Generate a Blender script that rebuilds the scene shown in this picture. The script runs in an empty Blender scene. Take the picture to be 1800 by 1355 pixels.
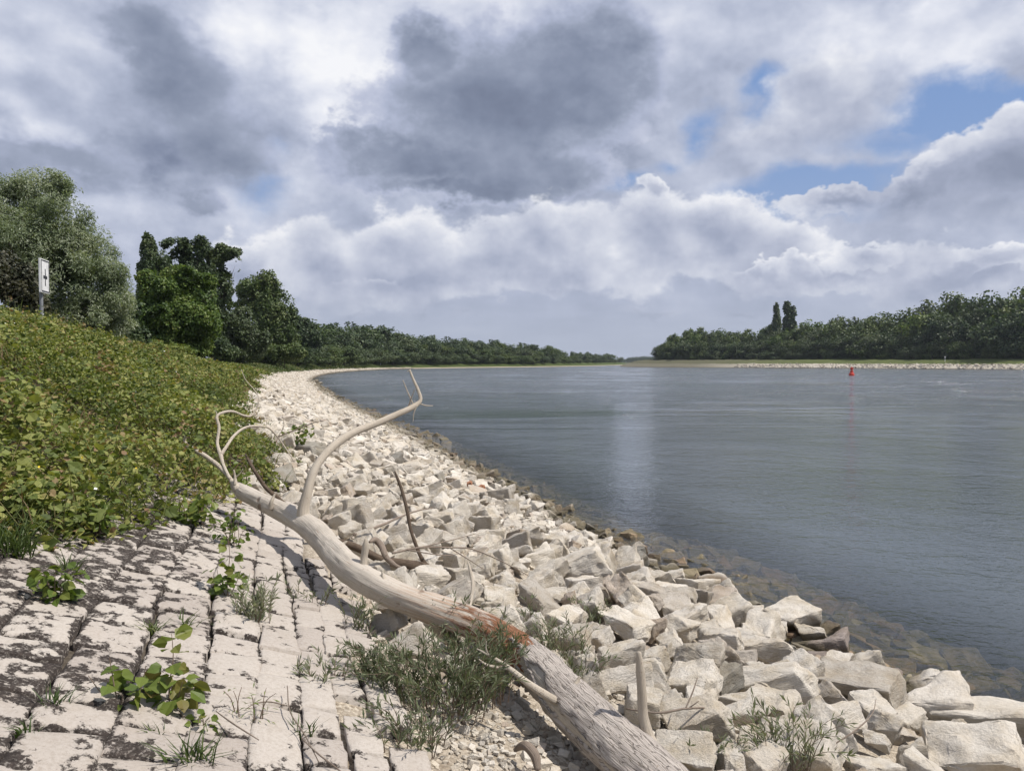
import bpy, bmesh, math, random
import numpy as np
from mathutils import Vector, Matrix, noise as mnoise
R = math.radians
S = bpy.context.scene
COL = S.collection
RNG = np.random.default_rng(7)

# ------------------------------------------------------------------ camera, world, sun, exposure
CAMZ, FPX, PITCH = 3.4, 1330.0, math.atan(40.5 / 1330.0)
cam_d = bpy.data.cameras.new('camera'); cam = bpy.data.objects.new('camera', cam_d); COL.objects.link(cam)
cam.location = (0, 0, CAMZ); cam.rotation_euler = (R(90) - PITCH, 0, 0)
cam_d.sensor_width = 36.0; cam_d.lens = FPX / 1800 * 36; cam_d.clip_start = 0.05; cam_d.clip_end = 20000
S.camera = cam
S.view_settings.view_transform = 'Standard'; S.view_settings.look = 'None'
S.view_settings.gamma = 1; S.view_settings.exposure = 0.0
S.render.engine = 'CYCLES'
S.cycles.use_denoising = True
S.cycles.max_bounces = 6; S.cycles.diffuse_bounces = 2; S.cycles.glossy_bounces = 2
S.cycles.transmission_bounces = 4; S.cycles.transparent_max_bounces = 8; S.cycles.volume_bounces = 0
S.cycles.caustics_reflective = False; S.cycles.caustics_refractive = False
S.cycles.use_light_tree = False

SUN_AZ, SUN_EL = R(98), R(57)          # azimuth clockwise from +Y
sun_dir = Vector((math.sin(SUN_AZ) * math.cos(SUN_EL), math.cos(SUN_AZ) * math.cos(SUN_EL), math.sin(SUN_EL)))
sd = bpy.data.lights.new('sun', 'SUN'); sd.energy = 5.0; sd.angle = R(0.6); sd.color = (1.0, 0.94, 0.86)
so = bpy.data.objects.new('sun', sd); COL.objects.link(so)
so.rotation_euler = sun_dir.to_track_quat('Z', 'Y').to_euler(); so.location = (20, 8, 40)

def ray(px, py):
    x, yu = (px - 900) / FPX, -(py - 677.5) / FPX
    c, s = math.cos(PITCH), math.sin(PITCH)
    return Vector((x, c + yu * s, -s + yu * c))
def azel(px, py):
    d = ray(px, py).normalized()
    return math.atan2(d.x, d.y), math.asin(d.z)

def srgb(r, g, b):
    f = lambda v: v / 12.92 if v <= 0.04045 else ((v + 0.055) / 1.055) ** 2.4
    return (f(r / 255), f(g / 255), f(b / 255), 1)

class NT:
    """small helper that writes node trees"""
    def __init__(self, tree): self.t = tree; self.n = tree.nodes; self.l = tree.links
    def put(self, sock, v):
        if v is None: return
        if isinstance(v, bpy.types.NodeSocket): self.l.new(v, sock)
        else: sock.default_value = v
    def new(self, t, **kw):
        n = self.n.new(t)
        for k, v in kw.items(): setattr(n, k, v)
        return n
    def m(self, op, a, b=None, c=None, clamp=False):
        n = self.new('ShaderNodeMath', operation=op, use_clamp=clamp)
        for i, v in enumerate((a, b, c)): self.put(n.inputs[i], v)
        return n.outputs[0]
    def v(self, op, a, b=None, s=None):
        n = self.new('ShaderNodeVectorMath', operation=op)
        self.put(n.inputs[0], a)
        if b is not None: self.put(n.inputs[1], b)
        if s is not None: self.put(n.inputs['Scale'], s)
        return n.outputs['Value'] if op in ('LENGTH', 'DOT_PRODUCT', 'DISTANCE') else n.outputs[0]
    def noise(self, vec, scale, detail=3, rough=0.5, lac=2.0, dist=0.0, color=False, dim='3D', w=None):
        n = self.new('ShaderNodeTexNoise', noise_dimensions=dim)
        if vec is not None: self.put(n.inputs['Vector'], vec)
        self.put(n.inputs['Scale'], scale); self.put(n.inputs['Detail'], detail); self.put(n.inputs['Roughness'], rough)
        self.put(n.inputs['Lacunarity'], lac); self.put(n.inputs['Distortion'], dist)
        return n.outputs['Color'] if color else n.outputs['Fac']
    def voro(self, vec, scale, feature='F1', rnd=1.0, out='Distance'):
        n = self.new('ShaderNodeTexVoronoi', feature=feature)
        self.put(n.inputs['Vector'], vec); self.put(n.inputs['Scale'], scale); self.put(n.inputs['Randomness'], rnd)
        return n.outputs[out]
    def ss(self, x, lo, hi, a=0.0, b=1.0):
        n = self.new('ShaderNodeMapRange', interpolation_type='SMOOTHSTEP')
        for i, v in enumerate((x, lo, hi, a, b)): self.put(n.inputs[i], v)
        return n.outputs[0]
    def lin(self, x, lo, hi, a=0.0, b=1.0):
        n = self.new('ShaderNodeMapRange', interpolation_type='LINEAR')
        for i, v in enumerate((x, lo, hi, a, b)): self.put(n.inputs[i], v)
        return n.outputs[0]
    def mix(self, f, a, b, blend='MIX'):
        n = self.new('ShaderNodeMix', data_type='RGBA', blend_type=blend)
        self.put(n.inputs[0], f); self.put(n.inputs[6], a); self.put(n.inputs[7], b)
        return n.outputs[2]
    def ramp(self, f, stops):
        n = self.new('ShaderNodeValToRGB'); e = n.color_ramp.elements
        while len(e) > 1: e.remove(e[-1])
        e[0].position, e[0].color = stops[0]
        for p, c in stops[1:]:
            k = e.new(p); k.color = c
        self.put(n.inputs[0], f); return n.outputs[0]
    def sep(self, v):
        n = self.new('ShaderNodeSeparateXYZ'); self.put(n.inputs[0], v); return n.outputs
    def comb(self, x, y, z):
        n = self.new('ShaderNodeCombineXYZ')
        for i, q in enumerate((x, y, z)): self.put(n.inputs[i], q)
        return n.outputs[0]

W = bpy.data.worlds.new('World'); S.world = W; W.use_nodes = True
def build_sky():
    t = NT(W.node_tree); t.n.clear()
    out = t.new('ShaderNodeOutputWorld'); bg = t.new('ShaderNodeBackground'); t.l.new(bg.outputs[0], out.inputs[0])
    STR = 0.1; bg.inputs[1].default_value = STR
    sky = t.new('ShaderNodeTexSky', sky_type='NISHITA', sun_disc=False, sun_elevation=SUN_EL, sun_rotation=SUN_AZ)
    sky.air_density = 1.0; sky.dust_density = 1.0; sky.ozone_density = 1.5
    d = t.new('ShaderNodeTexCoord').outputs['Generated']
    x, y, z = t.sep(d)
    az = t.m('ARCTAN2', x, y); el = t.m('ARCSINE', z)
    # turbulent bending of the cloud outlines
    def centred(o, k): return t.v('SCALE', t.v('SUBTRACT', o, (0.5, 0.5, 0.5)), s=k)
    dn = t.comb(x, y, t.m('MULTIPLY', z, 1.35))
    w1 = centred(t.noise(dn, 4.0, 2, 0.5, color=True), 0.16)
    w2 = centred(t.noise(dn, 15.0, 4, 0.62, color=True), 0.075)
    P0 = t.comb(az, el, 0.0)
    Psoft = t.v('MULTIPLY', t.v('ADD', P0, t.v('ADD', w1, t.v('SCALE', w2, s=0.7))), (1, 1, 0))
    Pcr = t.v('MULTIPLY', t.v('ADD', P0, t.v('ADD', t.v('SCALE', w1, s=0.35), w2)), (1, 1, 0))
    def blob(P, px, py, rx, ry, k=1.0, ang=0.0):
        a, e = azel(px, py)
        q = t.v('SUBTRACT', P, (a, e, 0))
        if ang:
            rot = t.new('ShaderNodeVectorRotate', rotation_type='Z_AXIS'); t.put(rot.inputs[0], q)
            rot.inputs['Angle'].default_value = R(ang); q = rot.outputs[0]
        q = t.v('MULTIPLY', q, (FPX / rx, FPX / ry, 0))
        v = t.m('SUBTRACT', 1.0, t.v('LENGTH', q))            # 1 at centre, 0 on the rim
        return t.m('MULTIPLY', v, k) if k != 1 else v
    def union(P, lst):
        o = None
        for b in lst:
            v = blob(P, *b)
            o = v if o is None else t.m('SMOOTH_MAX', o, v, 0.25)
        return o
    def dsum(P, lst):
        o = None
        for b in lst:
            v = t.ss(blob(P, *b[:4]), -0.35, 0.75, 0.0, b[4])
            o = v if o is None else t.m('ADD', o, v)
        return o
    fb = t.noise(dn, 6.0, 9, 0.6); fb2 = t.noise(dn, 19.0, 7, 0.6); fb3 = t.noise(dn, 2.2, 6, 0.55)
    lo = (0.022 * sun_dir.x, 0.004, 0.026)                                   # a step towards the sun and up
    fm = t.noise(dn, 9.0, 6, 0.52); fms = t.noise(t.v('ADD', dn, lo), 9.0, 6, 0.52)
    lit = t.m('SUBTRACT', fm, fms)
    # --- the clear sky and where it shows
    K = 1.0 / STR
    def col(r, g, b): c = srgb(r, g, b); return (c[0] * K, c[1] * K, c[2] * K, 1)
    blue = t.mix(t.ss(el, 0.0, 0.32), col(166, 182, 210), t.mix(0.8, sky.outputs[0], col(130, 160, 210)))
    holes = union(Psoft, [(1345, 120, 55, 45), (1690, 205, 190, 62, 1.25, 12), (1490, 300, 180, 52, 1.25, 8), (1350, 325, 130, 52, 1.2), (1110, 300, 80, 35, 0.8),
                          (470, 290, 40, 40, 0.35), (1235, 200, 40, 60, 0.8), (1600, 190, 100, 45), (1190, 270, 50, 40, 0.7)])
    veil = t.ss(t.m('ADD', t.m('MULTIPLY', t.m('SUBTRACT', fb, 0.5), 2.6), t.m('MULTIPLY', holes, 1.1)), -0.2, 0.75)     # 1 = open
    # --- high grey-white cloud cover with broad light and dark masses
    br = dsum(Pcr, [(470, 40, 120, 95, 0.34), (600, 170, 90, 120, 0.24), (640, 90, 90, 90, 0.16), (800, 10, 210, 50, 0.20), (230, 60, 90, 80, 0.10), (1080, 60, 170, 90, 0.12), (60, 120, 140, 100, 0.12),
                      (620, 225, 70, 45, 0.20), (1700, 60, 150, 80, 0.28), (1500, 50, 150, 60, 0.12), (400, 350, 190, 40, 0.10), (200, 335, 130, 35, 0.08), (30, 210, 70, 40, 0.10), (410, 130, 50, 50, 0.12),
                      (870, 190, 290, 165, -0.08), (860, 300, 300, 60, -0.06), (1000, 160, 150, 120, -0.06), (1060, 220, 110, 80, -0.07),
                      (310, 160, 130, 150, -0.14), (380, 255, 120, 75, -0.20), (60, 265, 210, 50, -0.24), (150, 300, 170, 40, -0.08), (350, 352, 70, 32, -0.16), (240, 110, 80, 110, -0.08),
                      (440, 120, 60, 60, -0.08), (1790, 130, 120, 40, -0.06)])
    bb = t.m('ADD', t.m('ADD', 0.55, br), t.m('MULTIPLY', t.m('SUBTRACT', fb, 0.5), 0.30))
    bb = t.m('ADD', bb, t.m('MULTIPLY', t.m('SUBTRACT', fb3, 0.5), 0.20))
    bb = t.m('ADD', bb, t.m('MULTIPLY', lit, 0.9))
    # towards the horizon everything evens out in the haze
    hz = t.ss(el, 0.0, 0.17)
    lowb = t.m('ADD', 0.50, t.m('MULTIPLY', t.m('SUBTRACT', t.noise(t.v('MULTIPLY', dn, (1, 1, 4.5)), 7.0, 6, 0.55), 0.5), 0.34))
    bb = t.m('ADD', t.m('MULTIPLY', bb, hz), t.m('MULTIPLY', t.m('SUBTRACT', 1.0, hz), lowb))
    cloud = t.ramp(bb, [(0.0, col(106, 116, 140)), (0.18, col(130, 140, 164)), (0.36, col(155, 164, 186)), (0.52, col(178, 186, 207)), (0.68, col(202, 208, 225)), (0.86, col(230, 233, 243)), (1.0, col(246, 247, 251))])
    c = t.mix(t.m('MULTIPLY', veil, t.ss(el, 0.10, 0.2)), cloud, blue)
    # --- the big shaded masses overhead: pale rims, slate-grey undersides
    def mass(c, lst, soft, rim, core, kf=0.9):
        u = union(Pcr, lst)
        f = t.m('ADD', u, t.m('ADD', t.m('MULTIPLY', t.m('SUBTRACT', fm, 0.5), kf), t.m('MULTIPLY', t.m('SUBTRACT', fb2, 0.5), 0.75)))
        b = t.m('ADD', t.ss(f, 0.0, 0.7, rim, core), t.m('ADD', t.m('MULTIPLY', lit, 0.85), t.m('ADD', t.m('MULTIPLY', t.m('SUBTRACT', fb, 0.5), 0.22), t.m('MULTIPLY', t.m('SUBTRACT', fb2, 0.5), 0.12))))
        cc = t.ramp(b, [(0.0, col(112, 121, 143)), (0.18, col(130, 140, 162)), (0.36, col(152, 161, 182)), (0.52, col(176, 184, 207)), (0.7, col(203, 208, 226)), (1.0, col(244, 245, 250))])
        return t.mix(t.ss(f, 0.0, soft), c, cc)
    c = mass(c, [(880, 190, 240, 165), (1020, 130, 170, 130), (740, 275, 215, 72), (930, 285, 180, 75), (740, 90, 80, 70), (830, 325, 260, 32)], 0.22, 0.64, 0.21)
    c = mass(c, [(390, 250, 105, 75), (320, 150, 120, 110), (60, 265, 190, 50), (250, 60, 100, 70)], 0.55, 0.54, 0.28)
    c = mass(c, [(352, 352, 62, 28)], 0.5, 0.5, 0.34, 0.6)
    # --- sharp-edged cumulus heads
    def heap(c, lst, body, top, bot, soft=0.30, kf=1.0, core=0.30, op=1.0):
        u = union(Pcr, lst)
        f = t.m('ADD', u, t.m('ADD', t.m('MULTIPLY', t.m('SUBTRACT', fm, 0.5), kf), t.m('MULTIPLY', t.m('SUBTRACT', fb2, 0.5), 0.7)))
        mask = t.ss(f, 0.0, soft)
        fall = t.ss(el, azel(900, bot)[1], azel(900, top)[1])           # flat grey base melting into the haze
        b = t.m('ADD', t.m('SUBTRACT', body, 0.09), t.m('MULTIPLY', lit, 1.45))
        b = t.m('ADD', b, t.m('ADD', t.m('MULTIPLY', t.m('SUBTRACT', fb, 0.5), 0.3), t.m('MULTIPLY', t.m('SUBTRACT', fb2, 0.5), 0.35)))
        b = t.m('SUBTRACT', b, t.m('MULTIPLY', t.ss(f, 0.12, 0.9), core))
        b = t.m('ADD', b, t.m('MULTIPLY', t.m('SUBTRACT', fall, 1.0), 0.34))
        cc = t.ramp(b, [(0.0, col(142, 151, 173)), (0.3, col(164, 172, 194)), (0.55, col(188, 194, 212)), (0.8, col(214, 218, 230)), (1.0, col(240, 241, 246))])
        return t.mix(t.m('MULTIPLY', t.m('MULTIPLY', mask, op), t.ss(fall, 0.0, 0.5)), c, cc)
    c = heap(c, [(1440, 150, 115, 65), (1330, 240, 140, 40), (1240, 265, 60, 22), (1500, 200, 100, 60), (1560, 245, 70, 30)], 0.97, 150, 330, 0.5, 1.1, 0.3, 0.9)
    c = heap(c, [(560, 460, 120, 95), (700, 450, 170, 90), (860, 455, 150, 75), (1000, 430, 130, 95), (1130, 430, 140, 95), (1145, 335, 28, 30), (1255, 415, 120, 85), (1370, 455, 140, 65), (1500, 470, 170, 45), (440, 480, 80, 60), (1680, 490, 160, 40)], 0.95, 380, 640, 0.24, 1.2, 0.36)
    c = heap(c, [(1640, 330, 110, 36, 1, -25), (1730, 325, 130, 80, 1, -25), (1800, 290, 110, 85), (1500, 345, 95, 30), (1800, 380, 180, 50)], 0.92, 250, 480, 0.16, 0.9, 0.52)
    c = heap(c, [(1340, 475, 60, 24), (1420, 470, 50, 26), (1530, 455, 60, 30), (1780, 450, 80, 24), (1700, 470, 40, 18), (640, 500, 90, 24)], 1.0, 440, 530, 0.25, 1.0, 0.3)
    c = heap(c, [(745, 535, 30, 18), (815, 548, 30, 13), (865, 540, 18, 10), (960, 520, 50, 12), (1140, 550, 70, 12), (1310, 545, 50, 18), (620, 545, 60, 14)], 0.82, 525, 585, 0.8, 1.1, 0.2, 0.75)
    # blue-grey haze along the horizon
    c = t.mix(t.ss(el, 0.0, 0.11, 0.75, 0.0), c, col(176, 184, 200))
    # below the horizon
    c = t.mix(t.ss(el, -0.02, 0.0), col(120, 130, 140), c)
    t.l.new(c, bg.inputs[0])
    W.cycles.sampling_method = 'MANUAL'; W.cycles.sample_map_resolution = 512
build_sky()

# ------------------------------------------------------------------ mesh and tagging helpers
def mesh_np(name, verts, faces, mats, attrs=None, smooth=False, mat_idx=None):
    """verts (n,3); faces: an (m,k) array or a list of such arrays"""
    me = bpy.data.meshes.new(name)
    verts = np.asarray(verts, np.float32)
    fl = faces if isinstance(faces, list) and np.ndim(faces[0]) == 2 else [faces]
    fl = [np.asarray(f, np.int32).reshape(len(f), -1) for f in fl if len(f)]
    loops = np.concatenate([f.ravel() for f in fl]); tot = np.concatenate([np.full(len(f), f.shape[1], np.int32) for f in fl])
    start = np.concatenate([[0], np.cumsum(tot)[:-1]]).astype(np.int32)
    me.vertices.add(len(verts)); me.vertices.foreach_set('co', verts.ravel())
    me.loops.add(len(loops)); me.loops.foreach_set('vertex_index', loops)
    me.polygons.add(len(tot)); me.polygons.foreach_set('loop_start', start); me.polygons.foreach_set('loop_total', tot)
    if mat_idx is not None: me.polygons.foreach_set('material_index', np.asarray(mat_idx, np.int32))
    me.polygons.foreach_set('use_smooth', np.full(len(tot), bool(smooth)))
    for m in (mats if isinstance(mats, (list, tuple)) else [mats]): me.materials.append(m)
    for k, a in (attrs or {}).items():
        at = me.attributes.new(k, 'FLOAT', 'POINT'); at.data.foreach_set('value', np.asarray(a, np.float32))
    me.update(calc_edges=True); me.validate()
    return me
def obj(name, me, parent=None):
    o = bpy.data.objects.new(name, me); COL.objects.link(o)
    if parent is not None: o.parent = parent
    return o
def tag(o, label, cat, group=None):
    o['label'] = label; o['category'] = cat
    if group: o['group'] = group
    return o
def thing(name, label, cat, loc=(0, 0, 0), group=None):
    o = bpy.data.objects.new(name, None); COL.objects.link(o); o.location = loc; o.empty_display_size = 0.2
    return tag(o, label, cat, group)
def setting(o, kind='structure', label=None):
    o['kind'] = kind
    if label: o['label'] = label
    return o
def dup(o, parent=None):
    c = o.copy(); COL.objects.link(c)
    if parent is not None: c.parent = parent
    for ch in list(o.children): dup(ch, c)
    return c

class Geo:
    """collects pieces into one mesh"""
    def __init__(self): self.v, self.f, self.a, self.n = [], {}, [], 0
    def add(self, v, f, a=0.0):
        v = np.asarray(v, float)
        for k in ([f] if not isinstance(f, list) else f):
            k = np.asarray(k, int)
            if len(k): self.f.setdefault(k.shape[1], []).append(k + self.n)
        self.v.append(v); self.a.append(np.broadcast_to(np.asarray(a, float), (len(v),))); self.n += len(v)
    def tube(self, pts, rad, sides=8, a=0.0, rough=0.0, cap=True, seed=0, acc=None):
        p = np.asarray(pts, float); n = len(p); rad = np.broadcast_to(np.asarray(rad, float), (n,))
        tn = np.gradient(p, axis=0); tn /= np.linalg.norm(tn, axis=1)[:, None] + 1e-9
        up = np.array([0, 0, 1.0]) if abs(tn[0][2]) < 0.9 else np.array([1.0, 0, 0])
        n0 = np.cross(tn[0], up); n0 /= np.linalg.norm(n0); fr = []
        for i in range(n):
            n0 = n0 - tn[i] * np.dot(n0, tn[i]); n0 /= np.linalg.norm(n0) + 1e-9
            fr.append((n0, np.cross(tn[i], n0)))
        th = np.arange(sides) / sides * 2 * np.pi; V = []
        for i in range(n):
            rr = rad[i] * np.ones(sides)
            if rough:
                q = np.stack([p[i][0] + np.cos(th) * 0.4, p[i][1] + np.sin(th) * 0.4, np.full(sides, p[i][2] + seed)], 1)
                rr = rr * (1 + rough * (vnoise(q * 5.0) - 0.5) * 2)
            V.append(p[i] + rr[:, None] * (np.cos(th)[:, None] * fr[i][0] + np.sin(th)[:, None] * fr[i][1]))
        V = np.concatenate(V); i = np.arange(n - 1)[:, None]; j = np.arange(sides)[None]
        q = np.stack([i * sides + j, i * sides + (j + 1) % sides, (i + 1) * sides + (j + 1) % sides, (i + 1) * sides + j], -1).reshape(-1, 4)
        A = np.repeat(np.linspace(0, 1, n), sides) if acc is None else np.repeat(acc, sides)
        fs = [q]
        if cap:
            V = np.concatenate([V, p[:1], p[-1:]]); b, e = n * sides, n * sides + 1
            jj = np.arange(sides); fs.append(np.stack([np.full(sides, b), (jj + 1) % sides, jj], 1)); fs.append(np.stack([np.full(sides, e), (n - 1) * sides + jj, (n - 1) * sides + (jj + 1) % sides], 1))
            A = np.concatenate([A, A[:1], A[-1:]])
        self.add(V, fs, A if acc is not None else a)
    def mesh(self, name, mats, attr='var', smooth=False):
        V = np.concatenate(self.v); F = [np.concatenate(k) for k in self.f.values()]
        return mesh_np(name, V, F, mats, {attr: np.concatenate(self.a)}, smooth)

def _hash(i, j, k):
    h = (i * 374761393 + j * 668265263 + k * 2147483647 + 1013904223) & 0xffffffff
    h = ((h ^ (h >> 13)) * 1274126177) & 0xffffffff
    return ((h ^ (h >> 16)) & 0xffff) / 65535.0
def vnoise(p):
    p = np.asarray(p, float); f = np.floor(p).astype(np.int64); t = p - f; t = t * t * (3 - 2 * t); o = 0
    for dx in (0, 1):
        for dy in (0, 1):
            for dz in (0, 1):
                w = (t[:, 0] if dx else 1 - t[:, 0]) * (t[:, 1] if dy else 1 - t[:, 1]) * (t[:, 2] if dz else 1 - t[:, 2])
                o = o + w * _hash(f[:, 0] + dx, f[:, 1] + dy, f[:, 2] + dz)
    return o
def vfbm(p, oct=3):
    o, a, s = 0, 0.5, 0
    for k in range(oct): o = o + a * vnoise(np.asarray(p) * 2 ** k + 17.3 * k); s += a; a *= 0.5
    return o / s

# ------------------------------------------------------------------ the near bank: a shoreline curve, heights measured across it
SHORE = np.array([(15.0, -28), (10.0, -13), (6.0, 0), (4.1, 6.1), (1.75, 13.6), (-0.6, 21), (-3.5, 30), (-7.6, 42), (-12.9, 58), (-20, 79), (-29.3, 110), (-37.5, 139), (-46, 175),
                  (-55.5, 226), (-62.5, 301), (-58, 394), (-25, 480), (5, 535), (105, 822), (200, 1290), (260, 1900), (290, 2600)], float)
def _curve(P, step=0.5, win=13):
    L = np.concatenate([[0], np.cumsum(np.linalg.norm(np.diff(P, axis=0), axis=1))])
    # monotone parametrisation with catmull-rom tangents
    t = np.arange(0, L[-1], step); m = np.gradient(P, L, axis=0); k = np.clip(np.searchsorted(L, t) - 1, 0, len(P) - 2)
    h = (L[k + 1] - L[k])[:, None]; u = ((t - L[k])[:, None]) / h
    q = (2 * u**3 - 3 * u**2 + 1) * P[k] + (u**3 - 2 * u**2 + u) * h * m[k] + (-2 * u**3 + 3 * u**2) * P[k + 1] + (u**3 - u**2) * h * m[k + 1]
    return q
_C = _curve(SHORE); _D = np.gradient(_C, axis=0); _D /= np.linalg.norm(_D, axis=1)[:, None]
_N = np.stack([-_D[:, 1], _D[:, 0]], 1)                       # towards the land
_w = np.hanning(31); _w /= _w.sum(); _N = np.stack([np.convolve(np.pad(_N[:, i], 15, 'edge'), _w, 'valid') for i in (0, 1)], 1); _N /= np.linalg.norm(_N, axis=1)[:, None]
_i0 = int(np.argmin(np.linalg.norm(_C - (6.0, 0), axis=1)))
_S = (np.arange(len(_C)) - _i0) * 0.5
def at_su(s, u):
    s = np.asarray(s, float); u = np.asarray(u, float)
    x = np.interp(s, _S, _C[:, 0]) + u * np.interp(s, _S, _N[:, 0]); y = np.interp(s, _S, _C[:, 1]) + u * np.interp(s, _S, _N[:, 1])
    return x, y
def su_of(x, y):
    d = (_C[:, 0] - x) ** 2 + (_C[:, 1] - y) ** 2; i = int(np.argmin(d))
    dx, dy = x - _C[i, 0], y - _C[i, 1]
    return _S[i] + dx * _D[i, 0] + dy * _D[i, 1], dx * _N[i, 0] + dy * _N[i, 1]
def crest(s): return np.interp(s, [-30, 24, 40, 60, 85, 115, 170, 400, 3000], [4.45, 4.45, 4.15, 3.6, 3.2, 3.05, 2.95, 3.2, 3.4])
def prof(s, u):
    s = np.asarray(s, float); u = np.asarray(u, float)
    up = 0.30 * u + 0.006 * np.maximum(u - 6, 0) ** 2
    c = crest(s); k = 0.7; hh = np.clip(0.5 + 0.5 * (c - up) / k, 0, 1)
    z = c * (1 - hh) + up * hh - k * hh * (1 - hh)
    dn = np.maximum(np.where(u > -2.4, 0.17 * u, -0.408 + 0.38 * (u + 2.4)), -3.2)
    return np.where(u < 0, dn, z)
def zat(x, y):
    s, u = su_of(x, y); return float(prof(s, u))
def ground_px(px, py, lift=0.0, ymax=400):
    """where the photo's sight line meets the near bank (raised by lift)"""
    d = ray(px, py); lo = 0.5
    t = 1.0; prev = 0.5
    while t < ymax:
        p = Vector((0, 0, CAMZ)) + d * t
        if p.z <= max(zat(p.x, p.y), -0.3) + lift:
            a, b = prev, t
            for _ in range(18):
                mth = (a + b) / 2; q = Vector((0, 0, CAMZ)) + d * mth
                if q.z <= max(zat(q.x, q.y), -0.3) + lift: b = mth
                else: a = mth
            return Vector((0, 0, CAMZ)) + d * b
        prev = t; t *= 1.03
    return Vector((0, 0, CAMZ)) + d * ymax
def along(px, py, Y):
    d = ray(px, py); return Vector((0, 0, CAMZ)) + d * (Y / d.y)

# ------------------------------------------------------------------ materials
def mat(name):
    m = bpy.data.materials.new(name); m.use_nodes = True; t = NT(m.node_tree); t.n.clear()
    out = t.new('ShaderNodeOutputMaterial'); return m, t, out
def principled(t, out, base, rough=0.8, bump=None, strength=0.5, dist=0.02, spec=0.3):
    b = t.new('ShaderNodeBsdfPrincipled'); t.put(b.inputs['Base Color'], base); t.put(b.inputs['Roughness'], rough); b.inputs['Specular IOR Level'].default_value = spec
    if bump is not None:
        bn = t.new('ShaderNodeBump'); t.put(bn.inputs['Height'], bump); bn.inputs['Strength'].default_value = strength; bn.inputs['Distance'].default_value = dist
        t.l.new(bn.outputs[0], b.inputs['Normal'])
    t.l.new(b.outputs[0], out.inputs[0]); return b
def attr(t, name):
    n = t.new('ShaderNodeAttribute', attribute_name=name); return n.outputs['Fac']
def objrand(t): return t.new('ShaderNodeObjectInfo').outputs['Random']
def gpos(t): return t.new('ShaderNodeNewGeometry').outputs['Position']
def ocoord(t): return t.new('ShaderNodeTexCoord').outputs['Object']
def c3(*v): return (*v, 1)

def leaf_mat(name, stops, trans=0.3, rough=0.55, clump=0.5, bark=None):
    """leaf colours by a number carried by each leaf, drifting a little from spray to spray and tree to tree"""
    m, t, out = mat(name)
    f = attr(t, 'var')
    f = t.m('ADD', f, t.m('MULTIPLY', t.m('SUBTRACT', t.noise(ocoord(t), clump, 3), 0.5), 0.8))
    f = t.m('ADD', f, t.m('MULTIPLY', t.m('SUBTRACT', objrand(t), 0.5), 0.35))
    c = t.ramp(f, stops)
    b = t.new('ShaderNodeBsdfPrincipled'); t.l.new(c, b.inputs['Base Color']); b.inputs['Roughness'].default_value = rough; b.inputs['Specular IOR Level'].default_value = 0.35
    tr = t.new('ShaderNodeBsdfTranslucent'); t.l.new(t.mix(1.0, c, (1.2, 1.25, 0.6, 1), 'MULTIPLY'), tr.inputs[0])
    mx = t.new('ShaderNodeMixShader'); mx.inputs[0].default_value = trans
    t.l.new(b.outputs[0], mx.inputs[1]); t.l.new(tr.outputs[0], mx.inputs[2]); t.l.new(mx.outputs[0], out.inputs[0])
    return m

def rock_mat(name, tones, dark=0.0):
    m, t, out = mat(name)
    p = ocoord(t); r = objrand(t); o = t.v('ADD', p, t.comb(t.m('MULTIPLY', r, 37), t.m('MULTIPLY', r, 91), 0))
    v = attr(t, 'var')
    base = t.ramp(t.m('FRACT', t.m('ADD', t.m('MULTIPLY', r, 7.3), v)), tones)
    n1 = t.noise(o, 2.2, 5, 0.6); n2 = t.noise(o, 30, 6, 0.7); n3 = t.noise(t.v('MULTIPLY', o, (1, 1, 4)), 9, 5, 0.65)
    c = t.mix(t.ss(n1, 0.35, 0.75), base, t.mix(1.0, base, c3(0.78, 0.72, 0.62), 'MULTIPLY'))
    c = t.mix(t.ss(n2, 0.35, 0.62, 0.34, 0.0), c, t.mix(1.0, c, c3(0.58, 0.55, 0.52), 'MULTIPLY'))
    c = t.mix(t.ss(n3, 0.6, 0.75, 0.0, 0.22), c, t.mix(1.0, c, c3(0.66, 0.62, 0.58), 'MULTIPLY'))
    # the band that the river wets stays brown and dark
    z = t.sep(gpos(t))[2]
    wet = t.ss(t.m('ADD', z, t.m('MULTIPLY', t.m('SUBTRACT', t.noise(gpos(t), 3.0, 3), 0.5), 0.16)), 0.05, t.ss(t.sep(gpos(t))[1], 12, 26, 0.17, 0.42), 0.9, 0.0)
    wc = t.ramp(t.noise(gpos(t), 1.1, 3), [(0.3, c3(0.075, 0.068, 0.035)), (0.55, c3(0.125, 0.10, 0.06)), (0.75, c3(0.15, 0.10, 0.065))])
    c = t.mix(wet, c, wc)
    h = t.m('ADD', t.m('MULTIPLY', n2, 0.45), t.m('ADD', n3, t.m('MULTIPLY', t.noise(o, 90, 3, 0.6), 0.16)))
    principled(t, out, c, 0.88, h, 0.75, 0.03, 0.25)
    return m
LIME = [(0.0, c3(0.57, 0.53, 0.465)), (0.3, c3(0.64, 0.60, 0.535)), (0.55, c3(0.53, 0.49, 0.425)), (0.75, c3(0.61, 0.57, 0.51)), (0.82, c3(0.40, 0.365, 0.32)), (0.88, c3(0.46, 0.43, 0.38)), (0.94, c3(0.43, 0.365, 0.305)), (1.0, c3(0.57, 0.53, 0.465))]
M_ROCK = rock_mat('pale_limestone', LIME)
M_ROCKP = rock_mat('mauve_grey_stone', [(0.0, c3(0.27, 0.235, 0.215)), (1.0, c3(0.33, 0.285, 0.26))])
M_ROCKR = rock_mat('rusty_stone', [(0.0, c3(0.40, 0.19, 0.11)), (1.0, c3(0.36, 0.2, 0.13))])
M_ROCKG = rock_mat('grey_weathered_stone', [(0.0, c3(0.30, 0.285, 0.25)), (1.0, c3(0.35, 0.33, 0.29))])

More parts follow.
